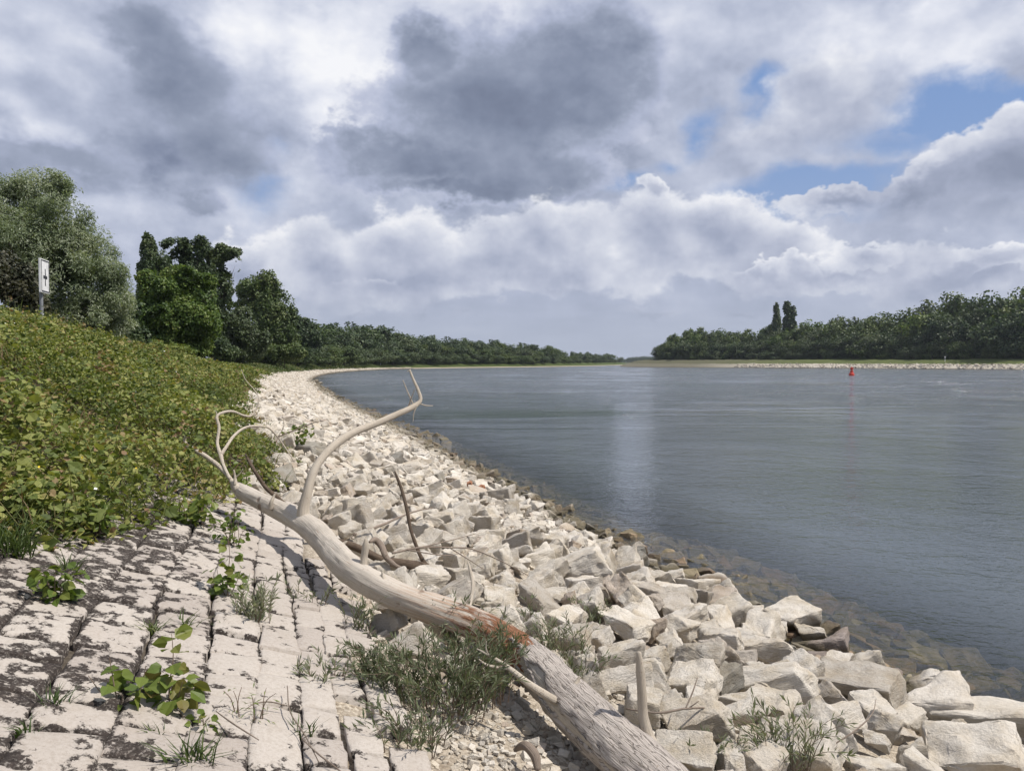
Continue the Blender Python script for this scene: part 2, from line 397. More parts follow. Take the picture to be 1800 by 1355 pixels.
def ground_mat():
    m, t, out = mat('bank_ground')
    p = gpos(t); u = attr(t, 'across'); s = attr(t, 'along')
    n = t.noise(p, 1.3, 5, 0.6)
    peb = t.voro(p, 42, out='Color'); pd = t.voro(p, 42); pf = t.voro(p, 110, out='Color')
    grav = t.ramp(t.sep(peb)[0], [(0.0, c3(0.17, 0.145, 0.115)), (0.3, c3(0.30, 0.26, 0.205)), (0.6, c3(0.42, 0.37, 0.30)), (1.0, c3(0.55, 0.50, 0.42))])
    grav = t.mix(0.45, grav, t.ramp(t.sep(pf)[0], [(0.0, c3(0.13, 0.10, 0.075)), (0.5, c3(0.36, 0.30, 0.23)), (1.0, c3(0.55, 0.49, 0.40))]))
    grav = t.mix(t.ss(t.noise(p, 2.6, 4), 0.52, 0.68, 0.0, 0.7), grav, c3(0.19, 0.15, 0.11))
    soil = t.ramp(t.noise(p, 9, 5, 0.7), [(0.3, c3(0.028, 0.022, 0.014)), (0.7, c3(0.075, 0.058, 0.035))])
    grass = t.ramp(t.noise(p, 2.5, 6, 0.7), [(0.25, c3(0.055, 0.07, 0.018)), (0.5, c3(0.10, 0.115, 0.03)), (0.75, c3(0.15, 0.14, 0.045))])
    uu = t.m('ADD', u, t.m('MULTIPLY', t.m('SUBTRACT', n, 0.5), 0.9))
    edge = attr(t, 'edge')                                     # how far above the lower border of the plants
    e2 = t.m('ADD', edge, t.m('MULTIPLY', t.m('SUBTRACT', n, 0.5), 1.1))
    c = t.mix(t.ss(e2, -0.15, 0.25), t.mix(t.m('MULTIPLY', t.ss(u, 5.4, 5.6), t.ss(s, 10.5, 12, 0.85, 0.0)), grav, c3(0.045, 0.036, 0.028)), soil)
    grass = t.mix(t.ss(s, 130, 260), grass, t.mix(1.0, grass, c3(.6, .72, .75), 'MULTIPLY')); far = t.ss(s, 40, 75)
    c = t.mix(t.m('MULTIPLY', t.ss(e2, -0.2, 0.5), far), c, grass)
    z = t.sep(p)[2]
    c = t.mix(t.ss(z, -0.25, 0.06, 1.0, 0.0), c, c3(0.075, 0.066, 0.042))
    c = t.mix(t.ss(z, -1.8, -0.35, 1.0, 0.0), c, c3(0.018, 0.021, 0.017))
    principled(t, out, c, 0.95, t.m('ADD', t.m('MULTIPLY', pd, -1.0), t.m('MULTIPLY', t.noise(p, 60, 4, 0.7), 0.5)), 0.8, 0.012, 0.15)
    return m
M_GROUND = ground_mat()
def edge_u(s):
    """the lower border of the bank's plants"""
    s = np.asarray(s, float)
    rag = np.interp(s, [0, 9, 14, 60, 200, 400], [0, 0, 1, 1, .5, .3]) * (0.55 * np.sin(s * 1.13 + 0.4) * np.sin(s * 0.37 + 1) + 0.4 * np.sin(s * 2.9) * np.sin(s * .71) + 0.35 * np.sin(s * .21 + 2))
    return rag + np.interp(s, [-30, 3.0, 5.0, 6.5, 8.0, 9.6, 14, 22, 40, 75, 110, 155, 200, 320, 420, 3000], [8.4, 8.2, 7.85, 7.4, 6.85, 6.3, 6.15, 6.4, 6.7, 6.0, 5.2, 4.2, 3.4, 2.2, 1.6, 1.4])

def build_ground():
    s = np.concatenate([np.arange(-27, -4, 0.8), np.arange(-4, 16, 0.2), np.arange(16, 40, 0.6), np.arange(40, 120, 2.0), np.arange(120, 600, 10.0), np.arange(600, 2700, 50.0)])
    u = np.concatenate([[-260, -120, -60, -28, -14, -9], np.arange(-6, 0, 0.5), np.arange(0, 9, 0.2), np.arange(9, 22, 0.7), [24, 30, 45, 80, 160, 320, 640]])
    Sg, Ug = np.meshgrid(s, u, indexing='ij'); sf, uf = Sg.ravel(), Ug.ravel()
    x, y = at_su(sf, uf); z = prof(sf, uf)
    q = np.stack([x, y, x * 0], 1)
    z = z + (vfbm(q * 0.9, 3) - 0.5) * 0.16 * np.clip(1.2 - np.abs(sf) / 200, 0.2, 1) - 0.05
    ed = uf - edge_u(sf)
    pv = np.clip((uf - 5.0) / 0.3, 0, 1) * np.clip((12 - sf) / 2, 0, 1) * np.clip((sf + 2) / 2, 0, 1); z = z * (1 - pv) + (prof(sf, uf) + 0.002) * pv
    nu = len(u); i = np.arange(len(s) - 1)[:, None]; j = np.arange(nu - 1)[None]
    f = np.stack([i * nu + j, (i + 1) * nu + j, (i + 1) * nu + j + 1, i * nu + j + 1], -1).reshape(-1, 4)[:, ::-1]
    me = mesh_np('ground', np.stack([x, y, z], 1), f, M_GROUND, {'across': uf, 'along': sf, 'edge': ed}, True)
    setting(obj('ground', me))
    me = mesh_np('riverbed', [(-3500, -3000, -3.6), (3500, -3000, -3.6), (3500, 5000, -3.6), (-3500, 5000, -3.6)], [[0, 1, 2, 3]], M_BED)
    setting(obj('riverbed', me))
def bed_mat():
    m, t, out = mat('river_silt'); principled(t, out, t.ramp(t.noise(gpos(t), 0.3, 3), [(0.3, c3(0.015, 0.018, 0.016)), (0.7, c3(0.022, 0.025, 0.02))]), 0.95); return m
M_BED = bed_mat()
build_ground()

# ------------------------------------------------------------------ the river
def water_mat():
    m, t, out = mat('river_water')
    p = gpos(t)
    # ripples: short crests, stretched a little across the wind, with calmer and livelier patches
    q = t.v('MULTIPLY', p, (1.0, 1.35, 1.0))
    rot = t.new('ShaderNodeVectorRotate', rotation_type='Z_AXIS'); t.put(rot.inputs[0], q); rot.inputs['Angle'].default_value = R(24); q = rot.outputs[0]
    calm = t.noise(t.v('MULTIPLY', p, (1.0, 0.55, 1.0)), 0.05, 4, 0.6, dist=0.6)
    streak = t.noise(t.v('MULTIPLY', p, (0.030, 0.062, 1.0)), 1.0, 5, 0.62, dist=1.2); streak2 = t.noise(t.v('MULTIPLY', p, (0.16, 0.36, 1.0)), 1.0, 4, 0.6, dist=0.9)
    a1 = t.noise(q, 5.5, 3, 0.55, dist=0.4); a2 = t.noise(q, 1.3, 3, 0.5, dist=0.5); a3 = t.noise(q, 0.28, 3, 0.5, dist=0.4); a4 = t.noise(q, 17, 2, 0.5); a5 = t.noise(t.v('MULTIPLY', p, (0.8, 1.2, 1)), 0.085, 3, 0.55, dist=0.6)
    # a seam in the current: choppy beyond it, smooth this side
    dl = t.sep(p)
    seam = t.m('SUBTRACT', dl[1], t.m('ADD', 45.5, t.m('ADD', t.m('MULTIPLY', dl[0], 0.28), t.m('MULTIPLY', t.noise(t.comb(dl[0], 0, 0), 0.35, 3), 1.6))))
    band = t.m('MULTIPLY', t.ss(seam, -0.3, 0.3), t.ss(seam, 3.0, 12.0, 1.0, 0.0))
    band = t.m('MULTIPLY', band, t.m('MULTIPLY', t.ss(dl[0], -9, -5), t.ss(dl[0], 6, 10.5, 1.0, 0.0)))
    amp = t.m('ADD', t.ss(calm, 0.32, 0.68, 0.3, 1.5), t.m('MULTIPLY', band, 2.0))
    amp = t.m('MULTIPLY', amp, t.mix(t.ss(dl[1], 20, 60), (1.25, 1.25, 1.25, 1), t.m('MULTIPLY', t.ss(streak, 0.36, 0.66, 0.35, 2.3), t.ss(streak2, 0.3, 0.7, 0.6, 1.45))))
    h = t.m('ADD', t.m('MULTIPLY', a1, 0.062), t.m('ADD', t.m('MULTIPLY', a2, 0.135), t.m('ADD', t.m('MULTIPLY', t.m('ADD', t.m('MULTIPLY', a3, 0.30), t.m('MULTIPLY', a5, 0.42)), t.ss(t.sep(p)[1], 15, 90, 0.32, 1.0)), t.m('ADD', t.m('MULTIPLY', a4, 0.016), t.m('MULTIPLY', band, t.m('MULTIPLY', t.noise(q, 0.9, 4, 0.6), 0.20)))))) 
    bn = t.new('ShaderNodeBump'); t.l.new(t.m('MULTIPLY', h, amp), bn.inputs['Height']); bn.inputs['Strength'].default_value = 1.0; bn.inputs['Distance'].default_value = 1.0
    b2 = t.new('ShaderNodeBump'); t.l.new(t.m('MULTIPLY', h, amp), b2.inputs['Height']); b2.inputs['Strength'].default_value = 0.55; b2.inputs['Distance'].default_value = 1.0
    fr = t.new('ShaderNodeFresnel'); fr.inputs[0].default_value = 1.333; t.l.new(b2.outputs[0], fr.inputs['Normal'])
    gl = t.new('ShaderNodeBsdfGlossy'); t.l.new(t.m('MULTIPLY', t.ss(dl[1], 12, 140, 0.03, 0.13), t.ss(streak, 0.35, 0.65, 0.8, 1.15)), gl.inputs['Roughness']); t.l.new(bn.outputs[0], gl.inputs['Normal']); gl.inputs[0].default_value = (1, 1, 1, 1)
    # what is not mirrored: clear over the shallows, silty body colour that thickens with depth below the surface
    tr = t.new('ShaderNodeBsdfTransparent'); tr.inputs[0].default_value = (0.80, 0.77, 0.62, 1)
    body = t.new('ShaderNodeBsdfDiffuse'); t.l.new(t.mix(t.m('MULTIPLY', band, 0.5), c3(0.068, 0.083, 0.093), c3(0.036, 0.052, 0.036)), body.inputs[0])
    und = t.new('ShaderNodeMixShader'); t.l.new(attr(t, 'depth'), und.inputs[0]); t.l.new(tr.outputs[0], und.inputs[1]); t.l.new(body.outputs[0], und.inputs[2])
    mx = t.new('ShaderNodeMixShader'); t.l.new(fr.outputs[0], mx.inputs[0]); t.l.new(und.outputs[0], mx.inputs[1]); t.l.new(gl.outputs[0], mx.inputs[2])
    t.l.new(mx.outputs[0], out.inputs[0]); return m
M_WATER = water_mat()
def build_water():
    s = np.concatenate([np.arange(-27, 40, 1.0), np.arange(40, 120, 4.0), np.arange(120, 600, 20.0), np.arange(600, 2700, 60.0)])
    u = np.array([2.0, 0.6, 0, -0.4, -0.8, -1.3, -2, -3, -4.5, -7, -12, -25])
    Sg, Ug = np.meshgrid(s, u, indexing='ij'); x, y = at_su(Sg.ravel(), Ug.ravel()); nu = len(u)
    dep = np.clip(-prof(Sg.ravel(), Ug.ravel()) / 1.3, 0, 1); dep = 1 - (1 - dep) ** 1.5; dep = np.clip(dep, 0, 0.97)
    i = np.arange(len(s) - 1)[:, None]; j = np.arange(nu - 1)[None]
    f = np.stack([i * nu + j, (i + 1) * nu + j, (i + 1) * nu + j + 1, i * nu + j + 1], -1).reshape(-1, 4)
    # the open river: from the last ring out to far right of the channel
    e = np.arange(len(s)) * nu + nu - 1; ex, ey = x[e], y[e]; n0 = len(x)
    ox = np.full(len(s), 3000.0); oy = np.interp(np.arange(len(s)), [0, len(s) - 1], [-2500, 2700])
    V = np.stack([np.concatenate([x, ox]), np.concatenate([y, oy]), np.zeros(n0 + len(s))], 1)
    k = np.arange(len(s) - 1); f2 = np.stack([e[k], e[k + 1], n0 + k + 1, n0 + k], 1)
    me = mesh_np('water', V, np.concatenate([f, f2])[:, ::-1], M_WATER, {'depth': np.concatenate([dep, np.full(len(s), 0.97)])}, True)
    # all faces look up
    bm = bmesh.new(); bm.from_mesh(me)
    for fc in bm.faces:
        if fc.normal.z < 0: fc.normal_flip()
    bm.to_mesh(me); bm.free()
    setting(obj('water', me))
build_water()

# ------------------------------------------------------------------ stones
def rock_proto(seed, cuts=3, rough=1.0):
    rg = random.Random(seed); bm = bmesh.new()
    hx, hy, hz = 0.5, rg.uniform(0.30, 0.44), rg.uniform(0.22, 0.38)
    sx, sy = rg.uniform(-0.25, 0.25), rg.uniform(-0.25, 0.25)
    for a in (-1, 1):
        for b in (-1, 1):
            for c in (-1, 1):
                if rg.random() < 0.10: continue
                k = 1 - 0.34 * rg.random()
                bm.verts.new((a * hx * (1 - 0.3 * rg.random()) + sx * c * hz, b * hy * (1 - 0.34 * rg.random()) + sy * c * hz, c * hz * k))
    for _ in range(rg.randint(1, 3)):
        v = Vector((rg.uniform(-1, 1), rg.uniform(-1, 1), rg.uniform(-1, 1))).normalized(); bm.verts.new((v.x * hx, v.y * hy, v.z * hz))
    bmesh.ops.convex_hull(bm, input=bm.verts[:])
    bmesh.ops.delete(bm, geom=[v for v in bm.verts if not v.link_faces], context='VERTS')
    bmesh.ops.dissolve_limit(bm, angle_limit=R(9), verts=bm.verts[:], edges=bm.edges[:])
    bmesh.ops.bevel(bm, geom=bm.edges[:], offset=0.034, segments=2 if cuts > 2 else 1, affect='EDGES', profile=0.55)
    bmesh.ops.triangulate(bm, faces=bm.faces[:])
    for _ in range(cuts):
        es = [e for e in bm.edges if e.calc_length() > 0.07]
        if es: bmesh.ops.subdivide_edges(bm, edges=es, cuts=1); bmesh.ops.triangulate(bm, faces=bm.faces[:])
    bm.normal_update(); o = Vector((seed * 3.1, seed * 1.7, 0))
    for v in bm.verts:
        n = mnoise.fractal(v.co * 4.5 + o, 1.0, 2.0, 4) * 0.042 + mnoise.fractal(v.co * 15 + o, 1.0, 2.0, 3) * 0.014
        r = mnoise.cell(v.co * 3.0 + o) * 0.02
        v.co += v.normal * (n + r) * rough
    me = bpy.data.meshes.new('riprap_stone'); bm.to_mesh(me); bm.free()
    me.attributes.new('var', 'FLOAT', 'POINT')
    me.polygons.foreach_set('use_smooth', np.ones(len(me.polygons), bool))
    me.set_sharp_from_angle(angle=R(32)); me.update()
    return me
ROCKS = [rock_proto(i + 3) for i in range(22)]
for me in ROCKS: me.materials.append(M_ROCK)
_low = []
for i in range(12):
    bm = bmesh.new(); bm.from_mesh(rock_proto(100 + i, 0, 0.6)); bmesh.ops.dissolve_limit(bm, angle_limit=R(15), verts=bm.verts[:], edges=bm.edges[:]); bmesh.ops.triangulate(bm, faces=bm.faces[:])
    bm.verts.index_update(); _low.append((np.array([v.co for v in bm.verts]), np.array([[v.index for v in f.verts] for f in bm.faces]))); bm.free()
_mid = [(np.array([v.co for v in m.vertices]), np.array([p.vertices[:] for p in m.polygons])) for m in [rock_proto(200 + i, 2, 1.0) for i in range(10)]]

def rotm(rz, rx, ry): return np.array(Matrix.Rotation(rz, 3, 'Z') @ Matrix.Rotation(rx, 3, 'X') @ Matrix.Rotation(ry, 3, 'Y'))
rk = random.Random(11)
placed = []            # s, u, radius, kind
def slope_rot(s):
    i = int(np.argmin(np.abs(_S - s))); ax = Vector((_D[i, 0], _D[i, 1], 0)); return Matrix.Rotation(math.atan(0.3), 3, ax * -1)
def put_stone(s, u, size, mesh=None, rz=None, tilt=0.45, lift=0.0, material=None, label=None, squash=(1, 1, 1), name='riprap_stone', group='riprap stones on the bank', cat='stone'):
    x, y = at_su(s, u); z = max(float(prof(s, u)), -0.6) + size * 0.13 + lift
    o = obj(name, mesh or ROCKS[rk.randrange(len(ROCKS))])
    rz = rk.uniform(0, 6.28) if rz is None else rz
    m = slope_rot(s) @ Matrix.Rotation(rz, 3, 'Z') @ Matrix.Rotation(rk.uniform(-tilt, tilt), 3, 'X') @ Matrix.Rotation(rk.uniform(-tilt, tilt) * 0.8, 3, 'Y')
    o.rotation_euler = m.to_euler(); o.location = (float(x), float(y), z); o.scale = (size * squash[0], size * squash[1], size * squash[2])
    if material:
        o.data = o.data.copy(); o.data.materials.clear(); o.data.materials.append(material)
    tag(o, label or 'pale angular limestone block in the riprap heap', cat, group); placed.append((s, u, size)); return o

# the stones one can single out in the photo: pixel, width in pixels, look
HEROES = [
 (1732, 1283, 200, 'long pale slab with a dark underside, last one before the water', M_ROCK, (1.15, .8, .8), -0.55),
 (1712, 1338, 200, 'big pale block with a grey shaded end, below the long slab', M_ROCK, (1, 1, 1.2), -0.5),
 (1622, 1243, 165, 'broad flat-topped pale block between the long slab and the tilted oblong boulder', M_ROCK, (1, 1.1, .9), -0.5),
 (1508, 1217, 150, 'tilted oblong pale boulder overhanging a dark hollow', M_ROCK, (1.1, .9, 1), -0.7),
 (1470, 1262, 120, 'low pale stone with a shadowed face under the tilted oblong boulder', M_ROCK, (1, .8, .8), 0.1),
 (1368, 1205, 125, 'saddle-shaped pale block with a long shaded front face', M_ROCK, (1.1, .9, .8), -0.2),
 (1347, 1143, 115, 'blocky pale stone behind the saddle-shaped block', M_ROCK, (1, 1, 1), -0.2),
 (1279, 1080, 88, 'rounded pale boulder whose far end is mauve grey, next to the dark mauve boulder', M_ROCK, (1, 1, 1.1), 0.3),
 (1343, 1076, 66, 'dark mauve-grey boulder standing upright at the water edge', M_ROCKP, (1, 1, 1.4), 0.9),
 (1388, 1098, 95, 'pointed pale stone leaning against the dark mauve boulder', M_ROCK, (1, 1, 1.2), 0.4),
 (1457, 1138, 90, 'rust-speckled mauve boulder at the water line', M_ROCKP, (1, 1, .9), -0.4),
 (1425, 1160, 70, 'mauve slab wedged between the rust-speckled boulder and pale stones', M_ROCKP, (1, .8, .8), -0.7),
 (1535, 1192, 100, 'flat mauve-brown slab half in the river beyond the oblong boulder', M_ROCKP, (1.1, .8, .6), -0.4),
 (1262, 1122, 95, 'long narrow pale wedge with a shaded end, in front of the rounded two-toned boulder', M_ROCK, (1.1, .7, .8), -0.6),
 (1222, 1170, 120, 'big smooth pale block beside the gravel patch', M_ROCK, (1, 1, 1), -0.5),
 (1272, 1190, 85, 'speckled grey-brown stone with a dark lower edge, next to the big smooth block', M_ROCKG, (1, 1, 1.1), 0.6),
 (1192, 1068, 80, 'square pale block above the gravel patch, toward the water', M_ROCK, (1, 1, 1.1), 0.1),
 (1135, 1088, 80, 'pyramid-shaped pale stone rising from the gravel patch', M_ROCK, (1, .9, 1.3), 0.3),
 (1194, 1050, 66, 'pale stone leaning on the square block, toward the water', M_ROCK, (1, 1, .9), -0.3),
 (1088, 985, 58, 'cube-like pale stone with a black gap beside it', M_ROCK, (1, 1.1, 1.2), 0.2),
 (1118, 978, 40, 'grey peaked stone behind the cube-like stone', M_ROCKG, (1, 1, 1.3), 0.4),
 (1012, 1003, 110, 'wide pale slab with a shaded front edge, mid bank', M_ROCK, (1.1, .9, .8), -0.1),
 (948, 1022, 72, 'five-sided pale stone in front of the wide slab', M_ROCK, (1, 1, 1), 0.7),
 (1045, 1040, 56, 'upright pale wedge below the wide slab', M_ROCK, (1, .8, 1.3), 0.2),
 (968, 950, 70, 'oblong pale stone pointing at the water', M_ROCK, (1.1, .7, .8), -0.8),
 (925, 945, 60, 'pale stone under the end of the oblong one', M_ROCK, (1, 1, 1), 0.3),
 (1095, 1190, 110, 'flat pale slab jutting out over its own shadow beside the fallen trunk', M_ROCK, (1.1, .9, .7), -0.2),
 (1230, 1262, 120, 'pale block with a deep shaded face, behind the upright broken stub', M_ROCK, (1, .9, .9), 0.1),
 (1310, 1240, 95, 'smooth pale stone standing on its long side below the saddle-shaped block', M_ROCK, (1, .8, 1), 0.7),
 (1400, 1310, 150, 'large pale stone behind the shrub at the corner of the bank', M_ROCK, (1, 1, 1), -0.5),
 (1530, 1325, 120, 'blunt pale stone below the broad flat-topped block', M_ROCK, (1, 1, 1), 0.4),
 (1195, 1310, 120, 'flat pale stone beside the foot of the fallen trunk', M_ROCK, (1.1, .9, .6), -0.4),
 (880, 872, 60, 'flat-topped pale stone at the water line, with a dark side', M_ROCK, (1, .8, .8), -0.4),
 (760, 862, 52, 'pale stone casting a dark shadow, near the orange stone', M_ROCK, (1, .8, 1), 0.0),
 (819, 851, 28, 'orange-brown stone at the water line', M_ROCKR, (1, .9, 1.2), 0.0),
 (845, 855, 18, 'small pinkish pointed stone beside the orange-brown one', M_ROCKR, (1, .8, 1.4), 0.8),
 (694, 808, 40, 'brown algae-stained boulder at the water line behind the leaning branch', M_ROCKG, (1, 1, 1.1), 0.2),
 (770, 838, 32, 'brown algae-stained stone between the orange stone and the boulder behind', M_ROCKG, (1, 1, 1), 1.2),
 (1090, 947, 22, 'rust-brown stone beyond the grey peaked stone', M_ROCKR, (1, 1, 1.2), 0.2),
 (492, 835, 60, 'big grey weathered stone in the brambles by the end of the trunk', M_ROCKG, (1, 1, 1), 0.2),
 (455, 815, 46, 'grey square stone between bramble leaves', M_ROCKG, (1, .9, 1), 0.3),
 (545, 790, 62, 'grey slab tilted towards the water, behind the rising branch', M_ROCKG, (1.1, .8, .8), -0.6),
 (1470, 1112, 60, 'dark wet stone just beyond the mauve boulders', M_ROCKP, (1, 1, .7), 0.3),
]
for i, (px, py, wpx, lab, mt, sq, rz) in enumerate(HEROES):
    p = ground_px(px, py, 0.12); s, u = su_of(p.x, p.y); size = wpx / FPX * p.y * 0.96
    put_stone(s, max(u, -0.9), size, ROCKS[i % len(ROCKS)], rz, 0.2, 0.03, None if mt is M_ROCK else mt, lab, sq)

def inside_trunk_strip(s, u):     # the gravelly strip under the trunk and the willow scrub stays free of big stones
    if s < 6.3 and u > 3.45 - 0.0 * s: return True
    return s < 10.5 and u > 5.0
def scatter(n, srange, urange, sizes, gap=0.78):
    out = []
    for _ in range(n):
        s, u = rk.uniform(*srange), rk.uniform(*urange); size = rk.uniform(*sizes)
        if inside_trunk_strip(s, u) or u > float(edge_u(s)) + 0.25: continue
        if any((s - a) ** 2 + (u - b) ** 2 < (gap * 0.5 * (size + c)) ** 2 for a, b, c in placed): continue
        placed.append((s, u, size)); out.append((s, u, size))
    return out
cand = []
cand += scatter(900, (1.5, 12), (-0.75, 2.6), (0.38, 0.66))
cand += scatter(1500, (1.5, 15), (-0.9, 4.9), (0.27, 0.46))
cand += scatter(2500, (1.5, 17), (-0.9, 6.2), (0.16, 0.30), 0.74)
cand += scatter(2500, (15, 34), (-0.7, 8), (0.28, 0.5), 0.72)
cand += scatter(2500, (15, 34), (-0.7, 8), (0.16, 0.3), 0.72)
def seen_size(c):
    x, y = at_su(c[0], c[1]); y = float(y); x = float(x)
    if y < 2.2: return 0
    px = 900 + FPX * x / y; py = 637 + FPX * (CAMZ - float(prof(c[0], c[1]))) / y
    if px > 1830 or py > 1420 or px < -30: return 0
    return c[2] / y
cand = [c for c in cand if seen_size(c) > 0]; cand.sort(key=seen_size, reverse=True)
single, rest = cand[:300 - len(HEROES)], cand[300 - len(HEROES):]
def zone_label(s, u, size):
    big = 'large' if size > 0.55 else 'fist-edged' if size < 0.32 else 'mid-sized'
    if u < 0.15: return 'pale stone at the water line with its foot stained brown by the river', 'riprap stones along the water line'
    if s < 7.5 and u < 2.4: return 'pale angular block in the heap of big stones between the gravel patch and the water', 'riprap blocks in the near heap'
    if s < 7.5: return 'pale stone lying in the gravel between the fallen trunk and the big blocks', 'riprap stones on the gravel by the trunk'
    if u < 3.0: return 'pale angular stone on the lower bank behind the near heap', 'riprap stones of the lower bank'
    return 'pale angular stone on the upper bank behind the fallen trunk', 'riprap stones of the upper bank'
for s, u, size in single:
    lab, g = zone_label(s, u, size)
    mt = None
    if u < 0.6 and rk.random() < 0.30:
        mt = rk.choice([M_ROCKP, M_ROCKG]); lab, g = (('mauve-grey stone among the pale ones at the water line', 'mauve-grey stones at the water line') if mt is M_ROCKP else ('weathered grey stone among the pale ones at the water line', 'weathered grey stones at the water line'))
    put_stone(s, u, size, material=mt, label=lab, group=g, lift=rk.uniform(-0.02, 0.07) * (1.3 if u < 2.5 else 0.6), tilt=0.42, squash=(1, rk.uniform(0.8, 1.1), rk.uniform(0.8, 1.2)))

def stones_mesh(lst, protos, rng, squash=True):
    V, F, A, n = [], [], [], 0
    for x, y, z, size in lst:
        v, f = protos[rng.integers(len(protos))]
        m = rotm(rng.uniform(0, 6.28), rng.uniform(-0.6, 0.6), rng.uniform(-0.5, 0.5))
        V.append((v * size * rng.uniform(0.8, 1.2, 3)) @ m.T + (x, y, z)); F.append(f + n); A.append(np.full(len(v), rng.uniform())); n += len(v)
    return np.concatenate(V), np.concatenate(F), np.concatenate(A)
far = []
for s, u, size in rest: x, y = at_su(s, u); far.append((float(x), float(y), float(prof(s, u)) + size * 0.1, size))
V, F, A = stones_mesh(far, _mid, RNG)
me = mesh_np('riprap_rubble', V, F, M_ROCK, {'var': A})
setting(obj('riprap_rubble', me), 'stuff', 'pale rubble of smaller stones filling the bank between the big blocks')
far2 = []
for (s0, s1, n, a, b) in ((33, 62, 3400, .25, .55), (60, 110, 5200, .3, .6), (108, 200, 5000, .35, .65), (200, 420, 3000, .45, .8)):
    s = RNG.uniform(s0, s1, n); u = RNG.uniform(-0.6, 1, n) ; u = -0.5 + RNG.uniform(0, 1, n) * (edge_u(s) + 0.6); x, y = at_su(s, u); size = RNG.uniform(a, b, n)
    far2 += list(zip(x, y, prof(s, u) + size * 0.06, size))
for (s0, s1, n, a, b) in ((9, 34, 900, .14, .42), (33, 75, 900, .25, .6), (75, 150, 500, .4, .9)):
    s = RNG.uniform(s0, s1, n); u = RNG.uniform(-1.5, .35, n) - RNG.uniform(0, .6, n) * vnoise(np.stack([s * .3, s * 0, s * 0], 1)); x, y = at_su(s, u); size = RNG.uniform(a, b, n); far2 += list(zip(x, y, np.maximum(prof(s, u), -.16) + size * .04 - .04, size))
V, F, A = stones_mesh(far2, _low, RNG)
setting(obj('far_riprap', mesh_np('far_riprap', V, F, M_ROCK, {'var': A})), 'stuff', 'distant pale stone facing along the curving shore')
# stones under the shallow water by the shore
sub = []
for _ in range(620):
    s, u = RNG.uniform(0, 16), -0.3 - RNG.uniform(0, 1) * 2.9; x, y = at_su(s, u); size = RNG.uniform(0.22, 0.65); sub.append((float(x), float(y), min(float(prof(s, u)), -.08 - size * .18) - .02, size))
V, F, A = stones_mesh(sub, _mid, RNG)
def sub_mat():
    m, t, out = mat('drowned_stone'); p = gpos(t)
    c = t.ramp(attr(t, 'var'), [(0.0, c3(0.16, 0.13, 0.085)), (0.4, c3(0.24, 0.20, 0.13)), (0.7, c3(0.26, 0.16, 0.10)), (1.0, c3(0.33, 0.29, 0.21))])
    principled(t, out, t.mix(t.ss(t.noise(p, 8, 4), 0.4, 0.65, 0, 0.6), c, c3(0.10, 0.09, 0.05)), 0.9, t.noise(p, 20, 4), 0.5); return m
setting(obj('drowned_rubble', mesh_np('drowned_rubble', V, F, sub_mat(), {'var': A})), 'stuff', 'brownish stones lying under the clear shallow water')
# loose gravel
peb = []
for (n, s0, s1, u0, u1, a, b) in ((6400, 1.2, 6.8, 2.9, 5.6, .012, .045), (2600, 1.2, 8, 2.2, 5.6, .03, .085), (1600, 6, 16, 1.5, 6.2, .04, .12)):
    s = RNG.uniform(s0, s1, n); u = RNG.uniform(u0, u1, n); x, y = at_su(s, u); size = RNG.uniform(a, b, n) ; zz = prof(s, u) - 0.05 + (vfbm(np.stack([x, y, x * 0], 1) * 0.9, 3) - 0.5) * 0.19
    peb += list(zip(x, y, zz + size * 0.15, size))
V, F, A = stones_mesh(peb, _low, RNG)
setting(obj('gravel', mesh_np('gravel', V, F, M_ROCK, {'var': A})), 'stuff', 'pale loose gravel between the trunk and the blocks')

